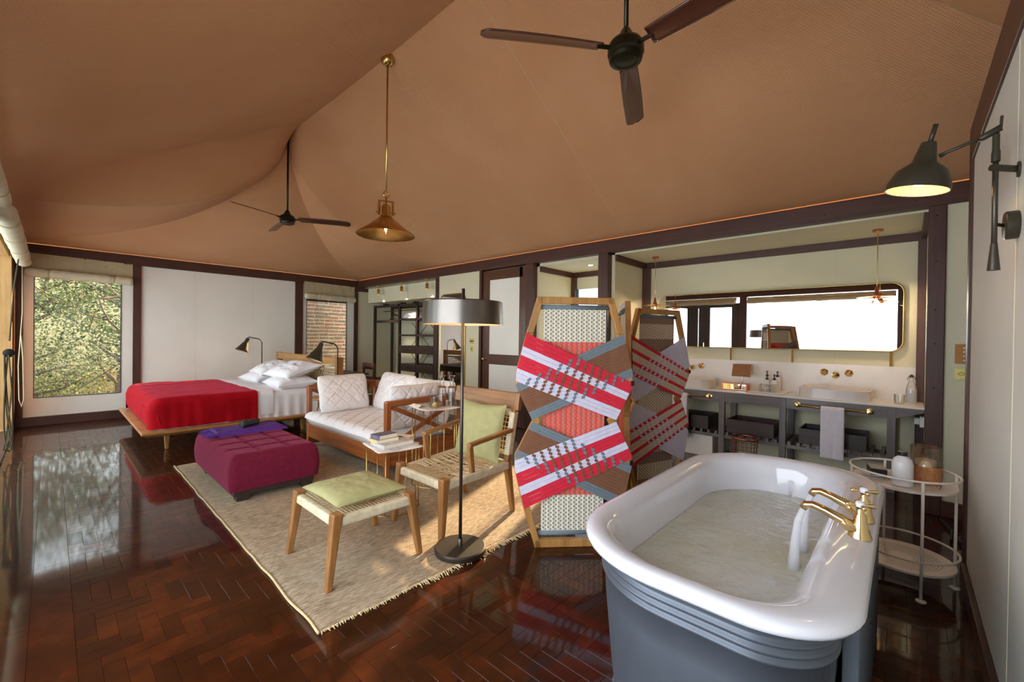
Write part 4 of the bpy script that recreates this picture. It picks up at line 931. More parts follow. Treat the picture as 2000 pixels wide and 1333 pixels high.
b.f = [(0, 1+j, 1+(j+1) % n_) for j in range(n_)]+[(1+k*n_+j, 1+(k+1)*n_+j, 1+(k+1)*n_+(j+1) % n_, 1+k*n_+(j+1) % n_) for k in range(m_-1) for j in range(n_)]
obj('bath_water', b, 'bath_water', tub, smooth=True, label='pale rippled bath water')
obj('plumbing_board', B().box(1.48, .078, 0, 2.7, .115, .60), 'zinc_board', tub, bevel=.003)
for x in (1.5, 2.0, 2.5): obj('bolt', B().lathe([(.012, 0), (.009, .004), (.0005, .005)], (x, .078, .35), (0, -1, 0), 10), 'gunmetal', tub)
obj('overflow', B().lathe([(.034, 0), (.036, .005), (.026, .009), (.0005, .007)], (1.98, .165, .585), (0, 1, -.15), 20), 'polished_gold', tub, smooth=True)
def tap(x, yb_):
    T = obj('tap', B().lathe([(.034, 0), (.033, .006), (.024, .03), (.022, .05), (.019, .055), (.019, .075), (.012, .082), (.012, .1)], (x, yb_, .679), n=20), 'polished_gold', tub, smooth=True, label='brass pillar tap')
    P = Vector((x, yb_, .679)); sp_ = [P+Vector((0, .005, .02)), P+Vector((0, .05, .045)), P+Vector((0, .10, .065)), P+Vector((0, .135, .075)), P+Vector((0, .155, .07)), P+Vector((0, .165, .055))]
    off = Vector((2.03, .48, 0))
    def sub(name, b, m, **k):
        b.v = [(vx-off.x, vy-off.y, vz) for vx, vy, vz in b.v]; return obj(name, b, m, T, local=True, smooth=True, **k)
    T.data.transform(Matrix.Identity(4))
    sub('spout', B().tube(sp_, [.026, .018, .014, .013, .014, .013], 12), 'polished_gold')
    h = P+Vector((0, 0, .11))
    for a in (20, 110):
        d = Vector((math.cos(R(a)), math.sin(R(a)), 0))*.042; sub('cross_handle', B().tube([h-d, h-d*.85, h-d*.3, h+d*.3, h+d*.85, h+d], [.006, .008, .0045, .0045, .008, .006], 8), 'polished_gold')
    sub('porcelain_cap', B().lathe([(.013, -.006), (.015, .004), (.012, .012), (.0005, .014)], h, n=16), 'enamel')
tap(1.90, .105); tap(2.09, .105)
obj('water_jet', B().tube([(1.90, .27, .73), (1.90, .285, .68), (1.895, .292, .6), (1.89, .296, .5)], [.010, .012, .015, .020], 12), 'water_stream', tub, smooth=True); obj('water_jet', B().tube([(2.09, .27, .73), (2.09, .285, .68), (2.085, .292, .6), (2.08, .296, .5)], [.010, .012, .015, .020], 12), 'water_stream', tub, smooth=True)

# ================================================================== BATH CART
CXc, CYc, CRr = 3.31, .0, .235
ct = thing('bath_cart', 'white two-tier round wire cart between the bath and the wall', 'cart', (CXc, CYc, 0))
def ring(z, r, t_=.006, name='ring'): obj(name, B().tube([(CXc+r*math.cos(a), CYc+r*math.sin(a), z) for a in np.linspace(0, 2*math.pi, 49)[:-1]], t_, 8, closed=True), 'white_metal', ct, smooth=True)
ring(.625, CRr); ring(.205, CRr)
def tray(z):
    b = B(); n_ = 64; R_ = CRr-.012
    b.lathe([(.0005, z), (.05, z)], (CXc, CYc, 0), n=n_)
    # perforated rings: alternating slots built as real gaps
    rad = [.05, .064, .078, .092, .106, .120, .134, .148, .162, .176]; vs = []; 
    for k in range(len(rad)-1):
        r0, r1 = rad[k], rad[k+1]; rm0 = r0+(r1-r0)*.28; rm1 = r0+(r1-r0)*.72; m_ = 24+6*k
        b.lathe([(r0, z), (rm0, z)], (CXc, CYc, 0), n=n_); b.lathe([(rm1, z), (r1, z)], (CXc, CYc, 0), n=n_)
        for q in range(m_):
            a0 = 2*math.pi*(q+.5*(k % 2))/m_; a1 = a0+2*math.pi/m_*.62
            b.add([(CXc+r*math.cos(a), CYc+r*math.sin(a), z) for r, a in ((rm0, a0), (rm1, a0), (rm1, a1), (rm0, a1))], [(0, 1, 2, 3)])
    b.lathe([(.176, z), (R_, z), (R_+.003, z+.004), (R_+.002, z-.008), (R_-.01, z-.008)], (CXc, CYc, 0), n=n_)
    return obj('tray', b, 'white_metal', ct)
tray(.565); tray(.135)
for a in (200, 290, 20, 110):
    p = (CXc+CRr*math.cos(R(a)), CYc+CRr*math.sin(R(a))); obj('upright', B().tube([(*p, .01), (*p, .625)], .007, 8), 'white_metal', ct, smooth=True)
    obj('foot', B().lathe([(.0005, 0), (.022, 0), (.022, .006), (.008, .012)], (*p, 0), n=16), 'white_metal', ct, smooth='auto')
bt = thing('bath_salts_bottle', 'white lotion bottle with black cap on the bath cart', 'bottle', (3.20, .0, .566))
obj('body', B().lathe([(.0005, 0), (.042, 0), (.046, .006), (.046, .12), (.038, .145), (.02, .16), (.016, .165)], (3.20, .0, .566), n=28), 'bottle_white', bt, smooth=True); obj('cap', B().lathe([(.02, .163), (.02, .185), (.0005, .186)], (3.20, .0, .566), n=20), 'black_plastic', bt, smooth='auto')
cd = thing('hurricane_candle', 'candle in a glass cylinder wrapped in rattan on the bath cart', 'candle', (3.35, -.095, .566))
obj('glass', B().lathe([(.062, 0), (.066, .01), (.066, .205), (.063, .205), (.063, .01)], (3.35, -.095, .566), n=32), 'amber_glass', cd, smooth=True); obj('rattan_sleeve', B().lathe([(.0675, .002), (.069, .05), (.0675, .10)], (3.35, -.095, .566), n=36), 'rattan', cd, smooth=True)
obj('wax', B().lathe([(.0005, .004), (.045, .004), (.045, .13), (.0005, .127)], (3.35, -.095, .566), n=24), 'candle_wax', cd, smooth='auto')
bx = thing('black_soap_box', 'small black patterned box on a white dish on the bath cart', 'box', (3.33, .115, .566)); obj('dish', B().lathe([(.0005, .002), (.05, .002), (.075, .012), (.073, .014), (.0005, .006)], (3.33, .115, .566), n=28), 'bottle_white', bx, smooth=True)
obj('carton', B().bar((3.27, .10, .596), (3.39, .125, .596), .075, .04), 'black_leather', bx, bevel=.002)

# ================================================================== WALL LAMP
wl = thing('wall_lamp', 'olive black swing-arm wall lamp above the bath', 'wall lamp', (2.2, -.272, 1.75))
rx, ry = 2.15, -.215
obj('rod', B().tube([(rx, ry, 1.63), (rx, ry, 2.07)], .0075, 10), 'gunmetal', wl, smooth=True); obj('handle_weight', B().lathe([(.0005, 0), (.016, 0), (.0085, .09), (.0005, .09)], (rx, ry, 1.60), n=18), 'gunmetal', wl, smooth='auto')
obj('sleeve', B().lathe([(.011, 0), (.011, .03), (.009, .04), (.009, .09)], (rx, ry, 1.965), n=14), 'lamp_olive', wl, smooth='auto')
obj('wall_mount', B().lathe([(.0005, 0), (.045, 0), (.047, .004), (.047, .03), (.042, .034), (.0005, .034)], (2.2, -.275, 1.755), (0, 1, 0), 28), 'lamp_olive', wl, smooth='auto'); obj('mount_stem', B().tube([(2.2, -.245, 1.755), (rx, ry, 1.755)], .006, 8), 'gunmetal', wl)
obj('upper_bracket', B().tube([(2.2, -.274, 1.94), (2.14, -.205, 1.945)], .011, 12), 'lamp_olive', wl, smooth='auto'); obj('bracket_plate', B().lathe([(.0005, 0), (.026, 0), (.026, .006), (.0005, .008)], (2.2, -.275, 1.94), (0, 1, 0), 20), 'lamp_olive', wl, smooth='auto')
obj('elbow', B().tube([(rx-.005, ry-.01, 2.075), (rx+.01, ry+.03, 2.058), (rx+.012, ry+.038, 2.058)], .011, 10), 'lamp_olive', wl, smooth=True); obj('lever', B().tube([(rx, ry-.01, 2.075), (rx, ry-.012, 2.115)], .004, 6), 'lamp_olive', wl)
hd = Vector((2.22, -.055, 2.075)); obj('arm', B().tube([(rx+.01, ry+.03, 2.058), (2.2, -.10, 2.045), (2.21, -.085, 2.04)], [.006, .006, .009], 8), 'lamp_olive', wl, smooth=True)
hx = Vector((.02, .18, -1)).normalized(); hp = Vector((2.22, -.055, 2.10))
obj('shade', B().lathe([(.0005, 0), (.022, .0), (.024, .01), (.036, .07), (.040, .075), (.075, .105), (.092, .15), (.094, .175), (.091, .175), (.072, .108), (.03, .08)], hp, hx, 36), 'lamp_olive', wl, smooth='auto')
obj('shade_lining', B().lathe([(.0905, .174), (.071, .110), (.03, .082)], hp, hx, 32), 'lamp_inner', wl, smooth=True); obj('switch_stem', B().tube([hp+Vector((0, 0, -.01)), hp+Vector((-.012, -.018, .06))], .008, 8), 'lamp_olive', wl, smooth=True)
obj('bulb', B().ball(tuple(hp+hx*.13), .028), 'lamp_disc', wl, smooth=True)
lamp_light('wall_lamp_bulb', hp+hx*.165, 0.8, radius=.025, parent=wl)
plug = thing('wall_socket_plug', 'white plug with a black lead on the dark post beside the vanity', 'plug', (5.45, -.10, .62)); obj('socket', B().box(5.42, -.14, .58, 5.5, -.11, .68), 'white_plastic', plug, bevel=.004); obj('plug', B().box(5.44, -.11, .60, 5.48, -.07, .66), 'white_plastic', plug, bevel=.008); obj('lead', B().tube([(5.46, -.09, .60), (5.46, -.085, .5), (5.45, -.09, .3), (5.45, -.10, .05)], .004, 6), 'black_plastic', plug)
sw = thing('switch_panel', 'bronze switch plate with four buttons on the panel beside the vanity', 'switch', (XR+.03, -.31, 1.27)); obj('plate', B().box(XR+.022, -.375, 1.20, XR+.03, -.285, 1.35), 'bronze_plate', sw, bevel=.002)
for z in (1.225, 1.26, 1.29, 1.32): obj('button', B().ball((XR+.022, -.335, z), .008, 10), 'white_plastic', sw)
sw = thing('key_plate', 'pale gold plate with an oval emblem below the bronze switches', 'plate', (XR+.03, -.31, 1.12)); obj('plate', B().box(XR+.024, -.365, 1.075, XR+.03, -.285, 1.165), 'gold_plate', sw, bevel=.002)
obj('emblem', B().tube([(XR+.023, -.322+.016*math.cos(a), 1.12+.010*math.sin(a)) for a in np.linspace(0, 2*math.pi, 21)[:-1]], .0016, 5, closed=True), 'black_metal', sw)
sw = thing('light_switch', 'gold plate with three small switches beside the dark door', 'switch', (XR+.03, 5.29, 1.28)); obj('plate', B().box(XR+.024, 5.23, 1.245, XR+.03, 5.35, 1.335), 'gold_plate', sw, bevel=.002)
for y in (5.26, 5.29, 5.32): obj('switch', B().box(XR+.016, y-.009, 1.28, XR+.024, y+.009, 1.30), 'black_plastic', sw)
sw = thing('light_switch', 'small single gold switch plate below the triple one', 'switch', (XR+.03, 5.29, 1.16)); obj('plate', B().box(XR+.024, 5.255, 1.115, XR+.03, 5.325, 1.205), 'gold_plate', sw, bevel=.002); obj('switch', B().box(XR+.018, 5.28, 1.155, XR+.024, 5.30, 1.17), 'black_plastic', sw)

# ================================================================== FANS AND PENDANT
def fan(x, y, zt, zh, rot, lab, r=.82):
    f_ = thing('ceiling_fan', lab, 'fan', (x, y, zh), group='three-blade ceiling fans')
    obj('canopy', B().lathe([(.055, .07), (.05, .04), (.016, -.04), (.014, -.05)], (x, y, zt), n=4), 'fan_black', f_); obj('rod', B().tube([(x, y, zt-.03), (x, y, zh+.09)], .013, 12), 'fan_black', f_, smooth=True)
    obj('motor', B().lathe([(.013, .14), (.028, .12), (.05, .075), (.085, .055), (.10, .03), (.10, -.01), (.088, -.02), (.088, -.028), (.094, -.032), (.088, -.05), (.065, -.056), (.058, -.05), (.0005, -.054)], (x, y, zh), n=40), 'fan_black', f_, smooth='auto')
    for k in range(3):
        a = rot+k*2*math.pi/3; ca, sa = math.cos(a), math.sin(a)
        def bl(u, v):
            s = .15+u*(r-.15); wd = (.050+.012*math.sin(min(1, u*1.2)*math.pi*.6))*(1 if u < .93 else math.sqrt(max(.02, 1-((u-.93)/.075)**2))); c_ = (v-.5)*2*wd
            z = .02-.03*u*u*.6-c_*.32-.012*(v-.5)**2; return (x+ca*s-sa*c_, y+sa*s+ca*c_, zh+z)
        o_ = obj('blade', B().grid(bl, 30, 8), 'fan_wood', f_, smooth=True); o_.modifiers.new('thickness', 'SOLIDIFY').thickness = .008
        obj('blade_arm', B().tube([(x+ca*.08, y+sa*.08, zh+.02), (x+ca*.2, y+sa*.2, zh+.024)], .012, 8), 'fan_black', o_, local=False) if False else obj('blade_arm', B().tube([(x+ca*.08, y+sa*.08, zh+.015), (x+ca*.17, y+sa*.17, zh+.012)], .012, 8), 'fan_black', f_)
fan(CX, YB, 4.03, 2.925, R(-35), 'small far ceiling fan above the bed'); fan(CX, YA, 4.09, 2.97, R(23), 'large near ceiling fan above the folding screen')
px_, py_, pzt = CX, 3.70, ceil_z(CX, 3.70)
pn = thing('brass_pendant', 'brass pendant lamp with a wide cone shade hanging from the ridge', 'pendant lamp', (px_, py_, 2.4))
obj('canopy', B().lathe([(.055, .0), (.068, -.02), (.066, -.05), (.045, -.085), (.014, -.10), (.0005, -.10)], (px_, py_, pzt), n=28), 'brass', pn, smooth=True); obj('rod', B().tube([(px_, py_, pzt-.09), (px_, py_, 2.80)], .009, 10), 'brass', pn, smooth=True)
obj('hook', B().tube([(px_+.028*math.cos(a), py_, 2.72+.028*math.sin(a)) for a in np.linspace(0, 2*math.pi, 19)[:-1]], .007, 8, closed=True), 'brass', pn, smooth=True); obj('stem', B().tube([(px_, py_, 2.81), (px_, py_, 2.74)], .006, 8).tube([(px_, py_, 2.70), (px_, py_, 2.62)], .01, 8), 'brass', pn)
for s in (-1, 1): obj('yoke_arm', B().bar((px_+s*.055, py_-s*.03, 2.52), (px_+s*.055, py_-s*.03, 2.66), .012, .02), 'brass', pn); obj('thumb_screw', B().tube([(px_+s*.04, py_-s*.03, 2.545), (px_+s*.08, py_-s*.035, 2.545)], .009, 8), 'brass', pn)
obj('yoke_bar', B().bar((px_-.055, py_+.03, 2.655), (px_+.055, py_-.03, 2.655), .012, .012), 'brass', pn)
obj('socket_cap', B().lathe([(.0005, .115), (.03, .11), (.042, .09), (.042, .02), (.055, .0), (.055, -.01)], (px_, py_, 2.51), n=28), 'brass', pn, smooth='auto')
obj('shade', B().lathe([(.052, 2.505), (.06, 2.50), (.15, 2.42), (.272, 2.333), (.275, 2.325), (.270, 2.325), (.148, 2.41), (.056, 2.49)], (px_, py_, 0), n=56), 'aged_brass', pn, smooth='auto')
obj('bulb', B().lathe([(.012, .10), (.018, .08), (.03, .04), (.032, .015), (.026, -.01), (.0005, -.025)], (px_, py_, 2.365), n=20), 'bulb_glass', pn, smooth=True); obj('filament', B().lathe([(.0005, .07), (.010, .06), (.012, .02), (.0005, .005)], (px_, py_, 2.365), n=12), 'filament', pn, smooth=True)
lamp_light('pendant_bulb', (px_, py_, 2.36), 22, radius=.03, parent=pn)

# ================================================================== VANITY
vn = thing('vanity_stand', 'grey wooden double vanity stand with slatted shelves', 'vanity', (5.38, 1.25, 0))
VY0, VY1, VXF = -.13, 2.6, 5.12
obj('apron', B().hexa([(VXF+.02, .06, .665), (VXF+.05, .06, .665), (VXF+.05, VY1, .665), (VXF+.02, VY1, .665), (VXF+.02, .06, .775), (VXF+.05, .06, .775), (VXF+.05, VY1, .775), (VXF+.02, VY1, .775)]), 'greywood_y', vn)
obj('end_bracket', B().hexa([(VXF+.02, VY0, .745), (VXF+.05, VY0, .745), (VXF+.05, .08, .665), (VXF+.02, .08, .665), (VXF+.02, VY0, .775), (VXF+.05, VY0, .775), (VXF+.05, .08, .775), (VXF+.02, .08, .775)]), 'greywood_y', vn)
for y in (.08, .92, 1.51, 2.35):
    obj('front_leg', B().box(VXF+.015, y-.03, 0, VXF+.07, y+.03, .775), 'greywood_z', vn, bevel=.003); obj('back_leg', B().box(5.58, y-.03, 0, 5.64, y+.03, .775), 'greywood_z', vn, bevel=.003); obj('cross_rail', B().box(VXF+.07, y-.02, .27, 5.6, y+.02, .33), 'greywood_x', vn)
for y0, y1 in ((.11, .89), (.95, 1.48), (1.54, 2.32)):
    obj('shelf_rail', B().box(VXF+.03, y0, .255, VXF+.06, y1, .29), 'greywood_y', vn); obj('shelf_rail', B().box(5.57, y0, .255, 5.60, y1, .29), 'greywood_y', vn)
    n_ = int((y1-y0)/.075)
    for k in range(n_): y = y0+.03+k*(y1-y0-.06)/(n_-1); obj('slat', B().box(VXF+.02, y-.014, .29, 5.61, y+.014, .325), 'greywood_x', vn)
ctop = tag(obj('stone_counter', B().box(VXF, -.135, .775, XB, 2.68, .792), 'stone_white', bevel=.003), 'long white stone vanity top', 'worktop')
b = B(); yy0, yy1, z0, z1, rr_ = -.125, 2.66, .792, 1.12, .05
pts = [(yy1, z0), (yy1, z1)]+[(yy0+rr_-rr_*math.sin(R(a)), z1-rr_+rr_*math.cos(R(a))) for a in range(0, 91, 10)]+[(yy0, z0)]
n_ = len(pts); b.add([(XB-.022, y, z) for y, z in pts]+[(XB-.002, y, z) for y, z in pts], [tuple(range(n_)), tuple(range(n_, 2*n_))[::-1]]+[(i, i+n_, (i+1) % n_+n_, (i+1) % n_) for i in range(n_)])
tag(obj('backsplash', b, 'stone_white'), 'white stone backsplash with a rounded corner behind the basins', 'backsplash')
def basin(y0, y1, lab):
    t_ = thing('wash_basin', lab, 'basin', (5.38, (y0+y1)/2, .792), group='white wash basins'); cx, cy = 5.36, (y0+y1)/2; hx_, hy = .20, (y1-y0)/2
    def ol(hx2, hy2, r): 
        o_ = []
        for sx, sy, a0 in ((1, 1, 0), (-1, 1, 90), (-1, -1, 180), (1, -1, 270)):
            for i in range(9): a = R(a0+90*i/8); o_.append((cx+sx*(hx2-r)+r*math.cos(a), cy+sy*(hy2-r)+r*math.sin(a)))
        return o_
    b = B(); rings = [(0, .792, .13), (.0, .888, .13), (.006, .893, .125), (.022, .893, .11), (.028, .888, .1), (.04, .82, .09), (.09, .81, .06)]
    for ins, z, r in rings: b.v += [(x, y, z) for x, y in ol(hx_-ins, hy-ins, r)]
    n_ = 36; b.f = [(k*n_+j, k*n_+(j+1) % n_, (k+1)*n_+(j+1) % n_, (k+1)*n_+j) for k in range(len(rings)-1) for j in range(n_)]+[tuple(6*n_+j for j in range(n_))]
    obj('bowl', b, 'basin_ceramic', t_, smooth='auto'); obj('drain', B().lathe([(.0005, .004), (.022, .004), (.024, 0)], (cx, cy, .811), n=18), 'polished_gold', t_)
basin(.225, .80, 'white stone basin nearest the camera, beside the bottle'); basin(1.67, 2.24, 'far white basin half hidden by the folding screen')
def wall_taps(y, lab):
    t_ = thing('wall_tap_set', lab, 'tap', (XB-.02, y, 1.02), group='brass wall taps'); X = XB-.022
    for s in (-.11, .10):
        obj('handle_rose', B().lathe([(.036, 0), (.036, .005), (.03, .008), (.012, .012), (.012, .03)], (X, y+s, 1.03), (-1, 0, 0), 24), 'polished_gold', t_, smooth='auto')
        for a in (25, 115): d = Vector((0, math.cos(R(a)), math.sin(R(a))))*.03; c_ = Vector((X-.032, y+s, 1.03)); obj('cross_handle', B().tube([c_-d, c_-d*.8, c_+d*.8, c_+d], [.004, .007, .007, .004], 8), 'polished_gold', t_)
    obj('spout_rose', B().lathe([(.032, 0), (.032, .006), (.014, .012)], (X, y, 1.0), (-1, 0, 0), 24), 'polished_gold', t_, smooth='auto'); obj('spout', B().tube([(X, y, 1.0), (X-.05, y, 1.02), (X-.10, y, 1.035), (X-.14, y, 1.03), (X-.155, y, 1.0)], [.014, .013, .012, .012, .011], 10), 'polished_gold', t_, smooth=True)
wall_taps(.535, 'brass cross-handle wall taps above the near basin'); wall_taps(2.02, 'brass cross-handle wall taps above the far basin')
def towel_bar(y0, y1, lab):
    t_ = thing('towel_bar', lab, 'towel bar', (VXF-.05, (y0+y1)/2, .715), group='brass towel bars'); obj('bar', B().tube([(VXF-.055, y0, .715), (VXF-.055, y1, .715)], .009, 10), 'brass', t_, smooth=True)
    for y in (y0+.01, y1-.01): obj('end_rose', B().lathe([(.028, 0), (.028, .006), (.012, .01), (.012, .06), (.018, .066), (.018, .085), (.0005, .088)], (VXF+.02, y, .715), (-1, 0, 0), 20), 'brass', t_, smooth='auto')
towel_bar(.22, .80, 'brass towel bar with a hanging white towel'); towel_bar(1.63, 2.2, 'brass towel bar under the far basin')
def towel(y0, y1, zb0, zb1, lab):
    X = VXF-.055; b = B()
    def fn(u, v):
        s = v*1.0; y = y0+u*(y1-y0)+.006*ns(v*3, u*2, 1); L0 = .715-zb0; L1 = .715-zb1; tot = L0+L1; q = s*tot
        if q < L0: x, z = X-.014-.012*(1-q/L0)*abs(math.sin(u*7)), zb0+q
        else: x, z = X+.014+.006*math.sin(u*6), .715-(q-L0)
        if abs(q-L0) < .02: z = .715+.012*math.cos((q-L0)/.02*math.pi/2); x = X+.014*(q-L0)/.02
        return (x+.005*ns(u*6, v*9, 2), y, z)
    o_ = obj('hand_towel', B().grid(fn, 20, 80), 'towel_cotton', smooth=True); o_.modifiers.new('thickness', 'SOLIDIFY').thickness = .008; tag(o_, lab, 'towel', 'white towels on the vanity bars')
towel(.41, .59, .24, .32, 'white towel hanging from the near brass towel bar'); towel(1.86, 2.1, .22, .3, 'white towel on the far bar, seen beside the folding screen')
def shelf_box(y0, y1, z0, lab, deep=.24, content=None):
    t_ = thing('storage_box', lab, 'box', (5.3, (y0+y1)/2, z0), group='dark wooden boxes on the vanity shelves'); x0, x1 = 5.16, 5.16+deep+.12; h = .15; w_ = .014
    obj('base', B().box(x0, y0, z0, x1, y1, z0+.012), 'wenge_y', t_)
    for q in ((x0, y0, x0+w_, y1), (x1-w_, y0, x1, y1), (x0+w_, y0, x1-w_, y0+w_), (x0+w_, y1-w_, x1-w_, y1)): obj('side', B().box(q[0], q[1], z0+.012, q[2], q[3], z0+h), 'wenge_y', t_, bevel=.002)
    if content: obj('contents', B().grid(lambda u, v: (x0+.03+u*(x1-x0-.06), y0+.03+v*(y1-y0-.06), z0+.11+.02*ns(u*5, v*7, 2)), 12, 20), content, t_, smooth=True)
shelf_box(.25, .78, .326, 'dark wooden box on the near shelf behind the towel', content='black_leather'); shelf_box(1.0, 1.46, .326, 'dark wooden box on the middle shelf of the vanity', content='plum_velvet'); shelf_box(1.66, 2.1, .326, 'dark wooden box on the far shelf of the vanity')
bk = thing('wire_basket', 'copper wire waste basket under the vanity', 'basket', (4.98, 1.23, 0))
for k in range(18): a = k*math.pi/9; obj('wire', B().tube([(4.98+.10*math.cos(a), 1.23+.10*math.sin(a), .01), (4.98+.125*math.cos(a), 1.23+.125*math.sin(a), .33)], .0025, 5), 'copper', bk)
for z, r in ((.01, .10), (.09, .107), (.17, .113), (.25, .119)): obj('hoop', B().tube([(4.98+r*math.cos(a), 1.23+r*math.sin(a), z) for a in np.linspace(0, 2*math.pi, 33)[:-1]], .0025, 5, closed=True), 'copper', bk)
obj('rim', B().tube([(4.98+.125*math.cos(a), 1.23+.125*math.sin(a), .33) for a in np.linspace(0, 2*math.pi, 41)[:-1]], .009, 8, closed=True), 'copper', bk, smooth=True)
b = B().box(5.2, 1.62, 0, 5.6, 2.2, .26); tag(obj('white_chest', b, 'white_plastic', bevel=.006), 'low white chest on the floor under the far shelf', 'chest')
# things on the vanity top
def glassware():
    g_ = thing('water_bottle', 'swing-top glass bottle at the end of the vanity', 'bottle', (5.47, -.05, .792)); c_ = (5.47, -.05, .792)
    obj('glass', B().lathe([(.0005, .002), (.037, 0), (.040, .006), (.040, .12), (.034, .155), (.018, .21), (.016, .235), (.018, .24)], c_, n=28), 'clear_glass', g_, smooth=True); obj('water', B().lathe([(.0005, .004), (.036, .004), (.036, .12), (.0005, .12)], c_, n=24), 'water_stream', g_, smooth='auto')
    obj('stopper', B().lathe([(.015, .238), (.016, .255), (.010, .265), (.0005, .267)], c_, n=18), 'gunmetal', g_, smooth='auto'); obj('wire_bail', B().tube([(5.47, -.05-.027, .792+.215), (5.47, -.05-.024, .792+.24), (5.47, -.05, .792+.268), (5.47, -.05+.024, .792+.24), (5.47, -.05+.027, .792+.215)], .0025, 6), 'gunmetal', g_)
    g_ = thing('water_glass', 'clear water glass beside the swing-top bottle', 'glass', (5.33, .03, .792)); obj('tumbler', B().lathe([(.0005, .0), (.036, .0), (.038, .005), (.040, .085), (.038, .085), (.035, .012), (.0005, .012)], (5.33, .03, .792), n=28), 'clear_glass', g_, smooth='auto')
    tr_ = thing('soap_tray', 'flat white tray under the soap bottles', 'tray', (5.40, 1.09, .792)); obj('plate', B().box(5.24, .93, .793, 5.56, 1.26, .803), 'stone_white', tr_, bevel=.004)
    for k, (x, y, l_, h) in enumerate(((5.50, 1.14, 'rear left white pump bottle by the wall', .0), (5.50, 1.04, 'rear right white pump bottle by the wall', .0), (5.40, 1.12, 'front left short pump bottle on the soap tray', -.03), (5.40, 1.05, 'front right short pump bottle on the soap tray', -.03))):
        g_ = thing('pump_bottle', l_, 'bottle', (x, y, .803), group='pump bottles on the vanity'); obj('body', B().lathe([(.0005, 0), (.029, 0), (.031, .005), (.031, .12+h), (.022, .145+h), (.012, .155+h)], (x, y, .803), n=24), 'bottle_white', g_, smooth=True)
        obj('pump', B().lathe([(.014, .153+h), (.014, .175+h), (.005, .177+h), (.005, .2+h), (.010, .202+h), (.010, .215+h), (.0005, .216+h)], (x, y, .803), n=16).tube([(x, y, .803+.207+h), (x-.03, y, .803+.205+h)], .005, 8), 'black_plastic', g_, smooth='auto')
    g_ = thing('soap_dish', 'brass-edged glass soap box in front of the pump bottles', 'soap box', (5.29, 1.09, .803)); obj('glass_box', B().box(5.25, 1.02, .804, 5.33, 1.16, .885), 'clear_glass', g_); obj('soap', B().ball((5.29, 1.10, .84), .03, 14, .7), 'stone_white', g_, smooth=True)
    for y in (1.02, 1.16): obj('edge', B().tube([(5.25, y, .804), (5.25, y, .886), (5.33, y, .886), (5.33, y, .804)], .003, 5), 'brass', g_)
    obj('edge', B().tube([(5.25, 1.02, .886), (5.25, 1.16, .886)], .003, 5), 'brass', g_)
    g_ = thing('tissue_box', 'mirrored copper tissue box on the vanity', 'tissue box', (5.33, 1.41, .792)); obj('case', B().box(5.26, 1.285, .793, 5.40, 1.545, .87), 'copper', g_, bevel=.003); obj('mirror_face', B().box(5.257, 1.30, .803, 5.26, 1.53, .86), 'mirror', g_)
    g_ = thing('table_mirror', 'small tilting brass vanity mirror behind the tissue box', 'mirror', (5.48, 1.39, .792)); obj('base', B().lathe([(.0005, 0), (.05, 0), (.05, .006), (.006, .01), (.006, .16)], (5.48, 1.39, .792), n=24), 'chrome', g_, smooth='auto')
    obj('glass', B().hexa([(5.44, 1.30, .945), (5.452, 1.30, .945), (5.452, 1.49, .945), (5.44, 1.49, .945), (5.49, 1.30, 1.075), (5.502, 1.30, 1.075), (5.502, 1.49, 1.075), (5.49, 1.49, 1.075)]), 'mirror', g_); obj('frame', B().tube([(5.445, 1.295, .942), (5.445, 1.495, .942), (5.497, 1.495, 1.078), (5.497, 1.295, 1.078)], .005, 6, closed=True), 'aged_brass', g_)
glassware()
# vanity mirror on slim brass posts
vm = thing('vanity_mirror', 'long rounded wall mirror above the basins', 'mirror', (5.62, 1.23, 1.12))
def rr2(y0, y1, z0, z1, r):
    o_ = []
    for cy, cz, a0 in ((y1-r, z1-r, 0), (y0+r, z1-r, 90), (y0+r, z0+r, 180), (y1-r, z0+r, 270)):
        for i in range(11): a = R(a0+90*i/10); o_.append((cy+r*math.cos(a), cz+r*math.sin(a)))
    return o_
o2 = rr2(.015, 2.46, 1.27, 1.945, .10); n_ = len(o2); b = B().add([(5.605, y, z) for y, z in o2]+[(5.612, y, z) for y, z in o2], [tuple(range(n_)), tuple(range(n_, 2*n_))[::-1]]+[(i, (i+1) % n_, (i+1) % n_+n_, i+n_) for i in range(n_)])
obj('mirror_glass', b, 'mirror', vm); obj('rim', B().tube([(5.61, y, z) for y, z in o2], .007, 6, closed=True), 'brass', vm, smooth=True)
for y in (.10, .925, 1.56, 2.35): obj('support_post', B().tube([(5.63, y, 1.12), (5.63, y, 1.9)], .010, 10), 'brass', vm, smooth=True)
